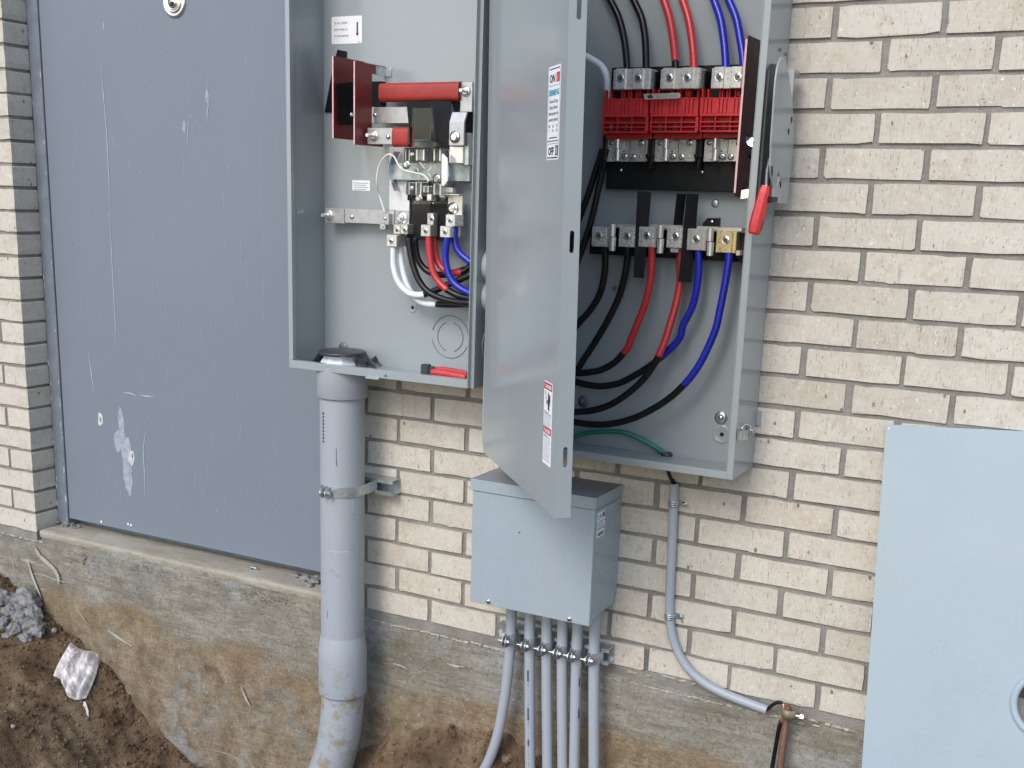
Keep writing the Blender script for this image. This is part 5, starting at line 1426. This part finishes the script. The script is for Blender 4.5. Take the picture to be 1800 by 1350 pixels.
    # fuse clips under the modules
    for x0 in (215, 725, 1245):
        Y = -.050; o_ = x0 - 215
        m = M(); pbox(m, *z2(x0, 930), *z2(x0 + 88, 1165), Y, .006, .0008); pbox(m, *z2(x0 + 88, 930), *z2(x0 + 250, 1165), Y + .004, .006, .0008); cl = obj('fuse_clip', m, 'lug_metal', t)
        m = M(); pbox(m, *z2(x0 + 250, 928), *z2(x0 + 425, 1165), Y - .006, .012, .0012); pbox(m, *z2(x0 + 408, 930), *z2(x0 + 428, 1160), Y - .010, .014, .001); obj('clip_plate', m, 'warm_clip', cl)
        for ya, yc in ((898, 1022), (1030, 1155)):
            m = M(); p = W(*z2(x0 + 118, ya), Y - .008); q = W(*z2(x0 + 116, yc), Y - .008); p.x = q.x; m.cyl(q, p, .0062, 14); obj('spring_roll', m, 'nickel', cl)
        m = M(); m.prism([W(*z2(*p), Y - .001) for p in ((x0 + 150, 912), (x0 + 195, 905), (x0 + 215, 940), (x0 + 150, 955))], (0, .001, 0)); obj('clip_tongue', m, 'warm_clip', cl)
        m = M()
        for x, y, r in ((285, 1115, .0052), (370, 968, .0052), (195, 1110, .0055), (58, 968, .004)): bolt_on(m, W(*z2(x0 + x, y), Y - (.0065 if x > 240 else .0005)), r * .62, 0)
        for x, y in ((360, 1115), (300, 962), (70, 1130), (35, 1035)): pan_screw(m, W(*z2(x0 + x, y), Y - (.0062 if x > 240 else .0002)), .0022)
        obj('screw', m, 'zinc', cl)
        m = M(); c = W(*z2(x0 + 185, 1055), Y + .0035); m.lathe(c, (0, -1, 0), [(.0018, 0), (0, .0004)], 10); obj('hole', m, 'dark_hole', cl)
        m = M(); pbox(m, *z2(x0 + 455, 880), *z2(x0 + 485, 1240), -.062, .03, .001); 
        for x in (440, 478): m.lathe(W(*z2(x0 + x, 1105), -.063), (0, -1, 0), [(.0048, 0), (.0048, .003), (0, .0035)], 12)
        obj('barrier', m, 'black_plastic', t)
    m = M(); pbox(m, *z2(170, 880), *z2(205, 1260), -.062, .03, .001); obj('barrier', m, 'black_plastic', t)
    m = M()
    for x, y in ((370, 1255), (1225, 1275)): pan_screw(m, W(*z2(x, y), -.0345), .0042)
    obj('screw', m, 'zinc', t)
    # dark red side plate with its spring tabs
    m = M(); X = -.1362; zt = 1.4185; zl = 1.113; rr = .008
    pr = [(-.139, zl + rr), (-.139, zt - rr), (-.139 + rr * .3, zt - rr * .3), (-.139 + rr, zt), (-.02, zt), (-.02, zl), (-.139 + rr, zl), (-.139 + rr * .3, zl + rr * .3)]
    m.prism([Vector((X, y, z)) for y, z in pr], (.0035, 0, 0)); sp = obj('side_plate', m, 'fibre_dark', t, label='dark red insulating plate set edge-on at the right')
    m = M(); m.box(X - .0002, X + .0037, -.1398, -.1391, zl + rr, zt - rr); obj('plate_edge', m, 'fibre_edge', sp)
    z7 = zf(6.75, 1290, 230)
    m = M(); P = spline([W(*z7(*p), -.136) for p in ((140, 15), (138, 80), (150, 140), (190, 178), (240, 185))], 4); Q = spline([W(*z7(*p), -.130) for p in ((150, 15), (185, 55), (200, 80), (215, 85), (245, 85))], 4)
    for i in range(len(P) - 1): m.face([m.bm.verts.new(v) for v in (P[i], P[i + 1], Q[i + 1], Q[i])], True)
    obj('spring_tab', m, 'chrome', t)
    m = M(); m.prism([W(*z7(*p), -.136) for p in ((95, 705), (195, 685), (190, 790), (85, 808))], (0, .002, 0)); m.prism([W(*z7(*p), -.136) for p in ((95, 705), (85, 808), (80, 806), (90, 706))], (0, .012, 0)); obj('spring_tab', m, 'chrome', t)
    # ---- operating side plate and handle outside the right wall
    z8 = zf(3.375, 1240, 40)
    XP = -.0500
    def pt(x, y, X=XP): q = Wx(x, y, X); return (q.y, q.z)
    outl = [z8(437, 235), z8(428, 270), z8(418, 340), z8(410, 440), z8(402, 560), z8(392, 700), z8(386, 850), z8(392, 920), z8(404, 980), z8(402, 1068), z8(488, 1074), z8(497, 960), z8(512, 820), z8(524, 700), z8(524, 560), z8(512, 430), z8(500, 340), z8(492, 290), z8(470, 200), z8(452, 205)]
    m = M(); m.prism([Vector((XP, *pt(*p))) for p in outl], (-.003, 0, 0)); hp = obj('handle_plate', m, 'grey_paint', t)
    for pts in ([(507, 560), (514, 556), (516, 580), (508, 600)], [(488, 640), (494, 625), (498, 640), (492, 668)], [(392, 850), (400, 850), (398, 900), (390, 915)], [(440, 945), (448, 942), (450, 965), (443, 985)]):
        m = M(); m.prism([Vector((XP + .0003, *pt(*z8(*p)))) for p in pts], (.0002, 0, 0)); obj('slot', m, 'dark_hole', hp)
    m = M(); m.prism([Vector((XP + .0003, *pt(*z8(*p)))) for p in ((428, 908), (432, 885), (438, 905))], (.0004, 0, 0)); obj('pointer', m, 'ink', hp)
    m = M(); m.prism([Vector((XP + .0003, *pt(*z8(*p)))) for p in ((430, 918), (436, 915), (426, 962), (420, 965))], (.0006, 0, 0)); obj('index_mark', m, 'paper_white', hp)
    m = M(); yb0, zz0 = pt(*z8(396, 1032)); yb1, zz1 = pt(*z8(425, 1068)); m.box(XP - .025, XP + .0008, yb0, yb1, zz1, zz0, .001); obj('pivot_block', m, 'black_plastic', hp)
    # rail carrying the plate
    m = M(); m.box(RX1 + .0004, XP - .0032, -.075, -.068, 1.12, 1.36); m.box(RX1 + .0004, XP - .0032, -.068, -.03, 1.352, 1.36); obj('plate_bracket', m, 'grey_paint', t)
    m = M(); 
    for q in ((442, 160), (478, 185)):
        c = Wx(*z8(*q), RX1 + .001); m.lathe(c, (1, 0, 0), [(.0036, 0), (.0032, .002), (0, .0022)], 10)
    obj('screw', m, 'dark_washer', t)
    m = M(); m.prism([Vector((RX1 + .0008, y, z)) for y, z in ((-.146, 1.09), (-.146, 1.352), (-.118, 1.366), (-.076, 1.366), (-.076, 1.09))], (.005, 0, 0)); obj('gap_shade_plate', m, 'tool_black_gap_shade', t)  # dark plate added to paint the shade between side wall and handle plate
    # red grip: tapered bar with an eye at its lower end
    A = W(*z7(385, 655), -.165); B = W(*z7(235, 1225), -.178); ax = (B - A).normalized(); sx_ = Vector((1, 0, 0)); sx_ = (sx_ - ax * sx_.dot(ax)).normalized(); sy_ = ax.cross(sx_)
    Lg = (B - A).length; m = M(); secs = [(0, .0085, .010), (.15, .0105, .013), (.32, .0108, .0135), (.34, .0115, .0145), (.50, .0112, .014), (.52, .0120, .015), (.70, .0118, .0145), (.85, .0118, .013), (.97, .0105, .011), (1.0, .0085, .0085)]
    rings = []
    for k, hx, hy in secs:
        c = A + ax * (Lg * k); pr = [(-hx, -hy * .55), (-hx * .55, -hy), (hx * .55, -hy), (hx, -hy * .55), (hx, hy * .55), (hx * .55, hy), (-hx * .55, hy), (-hx, hy * .55)]
        rings.append([m.bm.verts.new(c + sx_ * a + sy_ * b) for a, b in pr])
    for a, b in zip(rings, rings[1:]):
        for k in range(8): m.face([a[k], a[(k + 1) % 8], b[(k + 1) % 8], b[k]])
    m.face(rings[0][::-1]); m.face(rings[-1]); hd = obj('handle', m, 'red_handle', t, label='red plastic handle on the right flank of the box')
    m = M()
    for sg in (1,):
        c = A + ax * (Lg * .80) + sx_ * (.0121); m.obox(c, ax, sy_, sx_, Lg * .10, .006, .0004)
    obj('eye', m, 'fibre_dark', hd)
    m = M(); m.tube([W(*z7(385, 668), -.165), W(*z7(388, 560), -.150), W(*z7(396, 460), -.138), W(*z7(412, 390), -.128), W(*z7(418, 340), -.12)], .0032, 8, 4); obj('lever', m, 'galvanised', hd)
    # ---- catch on the right flank
    z9 = zf(15, 1240, 720); XC = RX1 + .0011
    m = M(); q = [Wx(*z9(*p), XC + .009) for p in ((880, 560), (1140, 545), (1118, 795), (872, 815))]
    m.prism(q, (-.004, 0, 0)); ct = obj('catch_plate', m, 'galvanised', t)
    m = M(); m.prism([Wx(*z9(*p), XC + .003) for p in ((1140, 420), (1240, 395), (1300, 440), (1280, 640), (1210, 730), (1150, 720))], (-.003, 0, 0)); obj('catch_base', m, 'grey_paint', ct)
    m = M(); m.tube([Wx(*z9(*p), XC + .006) for p in ((985, 545), (970, 480), (1010, 415), (1090, 395), (1165, 420), (1190, 480), (1180, 560))], .0017, 8, 4)
    c = Wx(*z9(1270, 550), XC + .005); m.tube([c + Vector((.001 * math.sin(a), .0105 * math.cos(a), .0062 * math.sin(a))) for a in [2 * math.pi * k / 16 for k in range(17)]], .0012, 8, 1); obj('catch_bail', m, 'chrome', ct)
    # ---- load lugs
    z3 = zf(4.5, 1010, 300); Y = -.080
    m = M(); pbox(m, *z3(120, 470), *z3(1340, 690), -.03, .02, .001); obj('load_base', m, 'black_plastic', t)
    for (x0, y0, x1, y1, mt, sc) in ((130, 445, 268, 602, 'lug_metal', (193, 515)), (345, 445, 488, 606, 'lug_metal', (415, 520)), (500, 445, 642, 606, 'lug_metal', (572, 515)), (724, 445, 852, 612, 'lug_metal', (798, 520)), (884, 460, 1038, 632, 'warm_clip', (963, 543)), (1114, 474, 1276, 652, 'gold', (1197, 548))):
        lug_at(t, *z3(x0, y0), *z3(x1, y1), Y, .040, mt, z3(*sc))
    for (x, y0, ym, y1) in ((300, 422, 522, 634), (678, 430, 533, 652), (1072, 455, 560, 672)):
        for ya, yc in ((y0, ym - 2), (ym + 4, y1)):
            m = M(); p = W(*z3(x, ya), Y - .006); q = W(*z3(x - 3, yc), Y - .006); p.x = q.x; m.cyl(q, p, .0072, 16); obj('spring_roll', m, 'nickel', t)
    m = M()
    for x0, y0, x1 in ((330, 424, 486), (590, 428, 850), (965, 446, 1325)): pbox(m, *z3(x0, y0), *z3(x1, y0 + 30), Y + .006, .03, .0008)
    pbox(m, *z3(755, 612), *z3(820, 648), Y + .004, .02, .001); pbox(m, *z3(1275, 630), *z3(1310, 672), Y + .006, .02, .001); obj('clip_bar', m, 'warm_clip', t)
    m = M(); pbox(m, *z3(1276, 490), *z3(1345, 700), -.05, .03, .001); m.prism([W(*z3(*p), -.045) for p in ((1278, 640), (1345, 655), (1340, 735), (1300, 725))], (0, .03, 0)); obj('end_block', m, 'black_plastic', t)
    m = M(); m.prism([W(*z3(*p), -.02) for p in ((1050, 375), (1142, 375), (1140, 445), (1010, 440), (1015, 415))], (0, .012, 0)); bk = obj('bracket', m, 'black_plastic', t)
    m = M(); pan_screw(m, W(*z3(1087, 405), -.0203), .0045); obj('screw', m, 'zinc', bk)
    # tall black phase barriers
    for P4, Yb, d in ((((497, 163), (605, 168), (545, 850), (465, 845)), -.082, .002), (((808, 180), (882, 184), (850, 440), (780, 436)), -.07, .002), (((886, 180), (980, 184), (922, 884), (820, 880)), -.0785, .002)):
        m = M(); q = [W(*z3(*p), Yb) for p in P4]; q[1].y += .016; q[2].y += .016
        q[1] = W(*z3(*P4[1]), Yb + .016); q[2] = W(*z3(*P4[2]), Yb + .016)
        m.prism(q, (0, d, 0)); obj('phase_barrier', m, 'fish_paper', t)
    # ---- bolts in the back panel
    z4b = zf(4.5, 1000, 560)
    m = M(); c = W(*z4b(1204, 783), -.0077); m.lathe(c, (0, -1, 0), [(.0145, 0), (.0145, .0018), (.006, .002)], 28); wsh = obj('washer', m, 'galvanised', t)
    m = M(); pan_screw(m, c + Vector((0, -.002, 0)), .0055); obj('screw', m, 'zinc', wsh)
    m = M(); c = W(*z4b(118, 655), -.0077); m.lathe(c, (0, -1, 0), [(.0145, 0), (.0145, .0018), (.006, .002)], 28); wsh = obj('washer', m, 'dark_washer', t)
    m = M(); m.cyl(c, c + Vector((0, -.008, 0)), .0055, 6, smooth=False); obj('anchor_head', m, 'zinc', wsh)
    m = M(); c = W(*z4b(1205, 915), -.0077); m.lathe(c, (0, -1, 0), [(.0215, -.0001), (.019, .0025), (.016, .0012), (.008, .0006)], 30); o = obj('mounting_boss', m, 'grey_paint', t)
    m = M(); m.lathe(c + Vector((.0015, 0, 0)), (0, -1, 0), [(.0046, .0012), (0, .0014)], 16); obj('hole', m, 'dark_hole', o)
    m = M(); c = W(*z3(1112, 258), -.0077); m.lathe(c, (0, -1, 0), [(.0088, 0), (.0082, .002), (.005, .003), (0, .0034)], 20); obj('panel_bolt', m, 'galvanised', t)
    m = M(); c = W(*z3(318, 930), -.0077); m.lathe(c, (0, -1, 0), [(.0055, 0), (.005, .002), (0, .003)], 16); obj('panel_bolt', m, 'dark_washer', t)
    # bushing for the earth wire
    c = Wz(*z4b(772, 1083), RZ0 + .0024); m = M(); m.lathe(c, (0, 0, 1), [(.013, 0), (.0135, .004), (.0115, .007), (.0085, .007), (.008, .001)], 24); obj('wire_bushing', m, 'dark_tape', t)
    return c
EARTH = build_right()

def build_right_cables():
    r = .0076
    z1 = zf(4.5, 1000, 0); z3 = zf(4.5, 1010, 300); z4 = zf(4.5, 1000, 560)
    def C(pts, ys):
        L = [W(*p, y) for p, y in zip(pts, ys)]
        if pts[-1][0] < 1011: d = L[-1] - L[-2]; L += [Vector(((L[-1].x - .684) / 2, L[-1].y + .004, L[-1].z + d.z * .5)), Vector((-.685, L[-1].y + .006, L[-1].z + d.z * .7))]
        if pts[0][1] < -30: L = [Vector((L[0].x - .10, -.03, 1.795)), L[0] + Vector((-.035, .001, .07))] + L
        if pts[0][0] < 1021 and pts[0][1] < 1000: L = [Vector((-.685, L[0].y, L[0].z + .01)), Vector((-.57, L[0].y, L[0].z + .012))] + L
        return L
    def lin(a, b, n): return [a + (b - a) * i / (n - 1) for i in range(n)]
    up = lambda L, lab, mt, nm: cable('cable', lab, [(nm, mt, C(L, lin(-.035, -.074, len(L))))], r, 'feeder cables at the top of the switch box')
    up([(1052, -40), (1073, 0), (1088, 32), (1097, 68), (1101, 100), (1103, 135)], 'left one of the two black cables coming down to the line lugs', 'black_cable', 'jacket')
    up([(1095, -45), (1114, 0), (1128, 32), (1134, 68), (1135.5, 100), (1135.5, 135)], 'right one of the two black cables coming down to the line lugs', 'black_cable', 'jacket')
    cable('cable', 'red-taped cable with a black foot coming down to the middle line lug', [('red_tape', 'red_tape', C([(1155, -40), (1167, 0), (1177, 32), (1183, 68), (1187, 105), (1187.5, 111)], lin(-.035, -.072, 6))), ('jacket', 'black_cable', C([(1187.3, 108), (1187.6, 120), (1188, 135)], (-.072, -.074, -.074)))], r, 'feeder cables at the top of the switch box')
    up([(1188, -40), (1200, 0), (1210, 32), (1216, 68), (1219, 100), (1220, 135)], 'red-taped cable beside its twin, taped right down to the middle line lug', 'red_tape', 'red_tape')
    up([(1243, -40), (1255, 0), (1266, 32), (1272, 68), (1275, 100), (1276, 135)], 'blue-taped cable clear of the dark red side plate, above the line lugs', 'blue_tape', 'blue_tape')
    up([(1264, -40), (1281, 0), (1294, 32), (1301, 68), (1306, 100), (1308, 135)], 'blue-taped cable passing behind the dark red side plate', 'blue_tape', 'blue_tape')
    cable('cable', 'white cable arching beside the line lugs next to the open door', [('jacket', 'white_insulation', C([(1020, 95), (1044, 107), (1058, 118), (1067, 138), (1068, 165), (1068, 185)], lin(-.06, -.06, 6)))], r)
    # lower cables
    G_ = 'load cables at the bottom of the switch box'
    lo = lambda L, a, b: C([z3(*p) for p in L], lin(a, b, len(L)))
    cable('cable', 'outer black cable below the load lugs, nearest the open door', [('jacket', 'black_cable', lo([(240, 580), (242, 680), (238, 800), (205, 960), (140, 1080), (60, 1175), (-40, 1260)], -.070, -.050))], r, G_)
    cable('cable', 'second black cable below the load lugs, beside the red-taped one', [('jacket', 'black_cable', lo([(420, 580), (418, 680), (400, 820), (350, 1000), (270, 1170), (190, 1310), (80, 1480), (-20, 1600)], -.070, -.045))], r, G_)
    c1 = [z3(610, 590), z3(612, 690), z3(602, 850), z3(565, 1030), z3(510, 1180), z3(445, 1340), z4(470, 225), z4(435, 270)]
    cable('cable', 'red-taped cable with black tail, shorter of the two red load cables', [('red_tape', 'red_tape', C(c1, lin(-.070, -.055, 8))), ('jacket', 'black_cable', C([z4(440, 262), z4(370, 340), z4(270, 400), z4(160, 425), z4(40, 432), z4(-60, 420)], lin(-.055, -.045, 6)))], r, G_)
    c2 = [z3(835, 590), z3(838, 760), z3(832, 900), z3(800, 1060), z3(760, 1200), z3(715, 1345), z4(708, 300)]
    cable('cable', 'red-taped cable emerging from behind the tall black barrier', [('red_tape', 'red_tape', C(c2, [-.058, -.056, -.056, -.06, -.066, -.072, -.078])), ('jacket', 'black_cable', C([z4(714, 288), z4(670, 370), z4(590, 480), z4(470, 590), z4(330, 680), z4(190, 725), z4(50, 738), z4(-60, 735)], lin(-.078, -.07, 8)))], r, G_)
    c3 = [z3(978, 600), z3(982, 760), z3(968, 920), z3(930, 1080), z3(860, 1220), z4(870, 165), z4(735, 300)]
    cable('cable', 'blue-taped cable crossing behind the red one to a black tail', [('blue_tape', 'blue_tape', C(c3, lin(-.068, -.05, 7))), ('jacket', 'black_cable', C([z4(745, 292), z4(640, 375), z4(520, 450), z4(400, 510), z4(260, 535), z4(130, 520), z4(40, 495), z4(-60, 460)], lin(-.05, -.042, 8)))], r, G_)
    c4 = [z3(1222, 620), z3(1218, 720), z3(1190, 900), z3(1150, 1100), z3(1110, 1270), z4(1052, 330), z4(970, 455), z4(910, 525)]
    cable('cable', 'blue-taped cable below the brass-coloured lug, lowest in the switch box', [('blue_tape', 'blue_tape', C(c4, lin(-.070, -.075, 8))), ('jacket', 'black_cable', C([z4(922, 512), z4(820, 610), z4(690, 700), z4(520, 785), z4(350, 830), z4(190, 838), z4(40, 818), z4(-60, 800)], lin(-.075, -.07, 8)))], r, G_)
    for dx, lab, y in ((0, 'black cable dropping behind the door edge from the switch base', -.05), (-22, 'black cable half hidden behind the door edge, beside the switch base', -.035)):
        cable('cable', lab, [('jacket', 'black_cable', C([(1066 + dx * .3, 262), (1058 + dx * .5, 300), (1050 + dx * .7, 340), (1040 + dx, 385), (1026 + dx, 430), (1008 + dx, 480), (990 + dx, 540)], lin(y, y, 7)))], r * .95)
    e = EARTH
    pts = C([z4(-60, 950), z4(40, 935), z4(150, 905), z4(290, 893), z4(430, 900), z4(560, 950), z4(680, 1015), z4(745, 1060)], lin(-.06, e.y, 8)); pts.append(Vector((e.x, e.y, e.z - .004)))
    t = thing('earth_cable', 'green earth wire arching to a bushing in the switch box floor', 'cable', e)
    m = M(); m.tube(pts, .0056, 12, 6); obj('green_jacket', m, 'green_insulation', t)
    q = W(1185, 858, -.0135)
    m = M(); m.tube([Vector((e.x, e.y, e.z - .003)), Vector((e.x + .001, e.y, e.z - .02)), (Vector((e.x, e.y, e.z)) + q) / 2 + Vector((.004, -.01, -.01)), q + Vector((-.001, -.002, .015)), q, q + Vector((0, 0, -.03))], .0044, 12, 6); obj('black_jacket', m, 'black_cable', t)
build_right_cables()

# ================================================================== JUNCTION BOX
def build_jbox():
    X0, X1, Y0, Z0, Z1 = -.7055, -.3925, -.158, .1505, .4535
    t = thing('junction_box', 'closed grey junction box below the switch box, feeding six thin conduits', 'junction box', ((X0 + X1) / 2, -.08, Z0))
    m = M(); m.box(X0, X1, Y0 + .0045, -.0015, Z0 + .012, Z1 - .003)
    obj('body', m, 'box_paint', t)
    # right flank with its stepped foot
    m = M(); m.prism([Vector((X1 + .0003, y, z)) for y, z in ((Y0 + .003, Z0), (Y0 + .018, Z0 + .0015), (Y0 + .020, Z0 + .010), (Y0 + .034, Z0 + .0105), (Y0 + .040, Z0 + .016), (-.016, Z0 + .030), (-.006, Z0 + .037), (-.0015, Z0 + .040), (-.0015, Z1 - .03), (Y0 + .003, Z1 - .03))], (.0016, 0, 0)); obj('flank', m, 'box_paint', t)
    m = M(); m.box(X0 + .001, X1 + .0012, Y0, Y0 + .004, Z0 - .0005, Z1 - .0275, .001); cv = obj('front_cover', m, 'box_paint', t)
    # drip lid
    m = M(); m.box(X0 - .004, X1 + .0035, Y0 - .0035, Y0 - .0015, Z1 - .026, Z1 + .0015, .0007); m.box(X1 + .002, X1 + .0038, Y0 - .0012, -.0015, Z1 - .024, Z1 + .0014, .0005); m.box(X0 - .0042, X0 - .0022, Y0 - .0012, -.0015, Z1 - .024, Z1 + .0014, .0005); obj('lid_skirt', m, 'box_paint', t)
    m = M(); m.box(X0 - .002, X1 + .0018, Y0 - .0013, -.0013, Z1 - .001, Z1 + .0006); obj('lid', m, 'dusty_top', t)
    for q in ((859, 1057), (1001.5, 1088)):
        m = M(); c = W(*q, Y0); pan_screw(m, c, .0062); sc = obj('cover_screw', m, 'zinc', cv); m = M(); m.obox(c + Vector((0, -.0042, 0)), Vector((.8, 0, .6)), Vector((0, 1, 0)), Vector((-.6, 0, .8)), .005, .0006, .0008); obj('slot', m, 'dark_hole', sc)
    m = M(); c = W(913, 936, Y0); m.lathe(c, (0, -1, 0), [(.0022, .0002), (0, .0004)], 10); obj('hole', m, 'dark_hole', cv)
    # maker's labels on the flank
    z = zf(19.275, 1035, 885); XF = X1 + .0021
    a = Wx(*z(290, 400), XF); b = Wx(*z(545, 230), XF)
    y0, y1 = Wx(*z(285, 600), XF).y, Wx(*z(545, 450), XF).y
    zt = (Wx(*z(295, 350), XF).z + Wx(*z(550, 195), XF).z) / 2; zm = (Wx(*z(275, 880), XF).z + Wx(*z(525, 720), XF).z) / 2; zl0 = (Wx(*z(275, 905), XF).z + Wx(*z(525, 815), XF).z) / 2; zl1 = (Wx(*z(262, 1170), XF).z + Wx(*z(515, 1055), XF).z) / 2
    f = lambda u, v, h: Vector((XF + h, u, v)); m = M(); w = y1 - y0; h = zt - zm
    put_card(m, y0, y1, zm, zt, .001, f, .0004, 0)
    put_rect(m, y0 + w * .10, y0 + w * .56, zm + h * .70, zm + h * .84, f, .0007, 1); put_rect(m, y0 + w * .66, y0 + w * .95, zm + h * .60, zm + h * .92, f, .0007, 1); put_rect(m, y0 + w * .2, y0 + w * .3, zm + h * .6, zm + h * .9, f, .0009, 0); put_rect(m, y0 + w * .42, y0 + w * .47, zm + h * .6, zm + h * .9, f, .0009, 0)
    put_rect(m, y0 + w * .04, y0 + w * .60, zm + h * .58, zm + h * .64, f, .0007, 1); put_rect(m, y0 + w * .25, y0 + w * .97, zm + h * .40, zm + h * .44, f, .0007, 1); put_rect(m, y0 + w * .02, y0 + w * .98, zm + h * .345, zm + h * .36, f, .0007, 1)
    for k in range(3): put_rect(m, y0 + w * .05, y0 + w * (.95 - .08 * k), zm + h * (.08 + .09 * k), zm + h * (.11 + .09 * k), f, .0007, 1)
    obj('maker_label', m, ['label_white', 'label_blue'], t, label='white label with blue print')
    m = M(); h2 = zl0 - zl1; put_card(m, y0, y1, zl1, zl0, .001, f, .0004, 0); rnd = random.Random(4); k = .14
    while k < .86:
        bw = rnd.uniform(.015, .05); put_rect(m, y0 + w * k, y0 + w * (k + bw), zl1 + h2 * .18, zl1 + h2 * .62, f, .0007, 1); k += bw + rnd.uniform(.015, .035)
    put_rect(m, y0 + w * .2, y0 + w * .8, zl1 + h2 * .72, zl1 + h2 * .76, f, .0007, 2)
    obj('barcode_label', m, ['label_white', 'ink', 'ink_grey'], t, label='white label with a black barcode')
    m = M(); rnd = random.Random(31)
    for x0, y0_, L in ((915, 1047, 6), (938, 1052, 10), (1068, 1031, 5), (1066, 1034, 3)):
        if x0 < 1050: c = W(x0, y0_, Y0 - .0003); m.face([m.bm.verts.new(c + Vector(d)) for d in ((-.004, 0, .0006), (.004, 0, -.0004), (.005, 0, -.0012), (-.003, 0, -.0006))])
    o = obj('scratches', m, 'paint_scratch', cv); o['kind'] = 'stuff'
build_jbox()

# ================================================================== LOOSE COVER PANEL
def build_cover():
    rot = R(3.8); lean = .155
    O = W(1557.5, 746, -.0165)                 # top left corner rests on the brick
    ex = Vector((math.cos(rot), 0, math.sin(rot))); ez = Vector((-math.sin(rot), 0, math.cos(rot)))
    ez = (ez + Vector((0, lean, 0))).normalized(); ny = ez.cross(ex).normalized()   # ny points into the wall
    def f(u, v, h): return O + ex * u + ez * v + ny * h
    Wd, Ht = .62, 1.075
    t = thing('cover_panel', 'loose pale grey steel cover leaning on the brick, round meter opening in it', 'panel', f(Wd / 2, -Ht, 0))
    # meter opening
    n_ = ny; 
    def on(x, y):
        d = ray(x, y); tt = n_.dot(O - CP) / n_.dot(d); p = CP + d * tt - O; return p.dot(ex), p.dot(ez)
    cu, cv = on(1846, 1243); r = cu - on(1786, 1243)[0]
    m = M(); hole = [(cu + r * math.cos(2 * math.pi * k / 64), cv + r * math.sin(2 * math.pi * k / 64)) for k in range(64)]
    m.plate_hole(0, Wd, -Ht, 0, hole, f, .0016); obj('sheet', m, 'cover_paint', t)
    m = M()
    for a, b, c, d in ((0, .0016, -Ht, 0), (Wd - .0016, Wd, -Ht, 0)):
        v = [m.bm.verts.new(f(u, z, h)) for u in (a, b) for h in (.0018, .014) for z in (c, d)]
        for q in ((0, 1, 3, 2), (4, 6, 7, 5), (0, 4, 5, 1), (2, 3, 7, 6), (0, 2, 6, 4), (1, 5, 7, 3)): m.face([v[i] for i in q])
    v = [m.bm.verts.new(f(u, z, h)) for u in (.002, Wd - .002) for h in (.0018, .014) for z in (-.0016, -.0001)]
    for q in ((0, 1, 3, 2), (4, 6, 7, 5), (0, 4, 5, 1), (2, 3, 7, 6), (0, 2, 6, 4), (1, 5, 7, 3)): m.face([v[i] for i in q])
    obj('folded_edge', m, 'cover_paint', t)
    m = M(); nseg = 64; prof = [(r + .013, -.0002), (r + .010, -.0042), (r + .006, -.0050), (r + .001, -.0042), (r - .0015, -.001), (r - .002, .006), (r - .0005, .006)]
    V = [[m.bm.verts.new(f(cu + rr * math.cos(2 * math.pi * k / nseg), cv + rr * math.sin(2 * math.pi * k / nseg), hh)) for k in range(nseg)] for rr, hh in prof]
    for a, b in zip(V, V[1:]):
        for k in range(nseg): m.face([a[k], a[(k + 1) % nseg], b[(k + 1) % nseg], b[k]], True)
    obj('meter_ring', m, 'cover_paint', t)
    m = M(); m.prism([f(*on(1561, 751), -.0003), f(*on(1564, 751), -.0003), f(*on(1563, 756), -.0003)], (0, -.0002, 0)); obj('paint_chip', m, 'label_white', t)
build_cover()
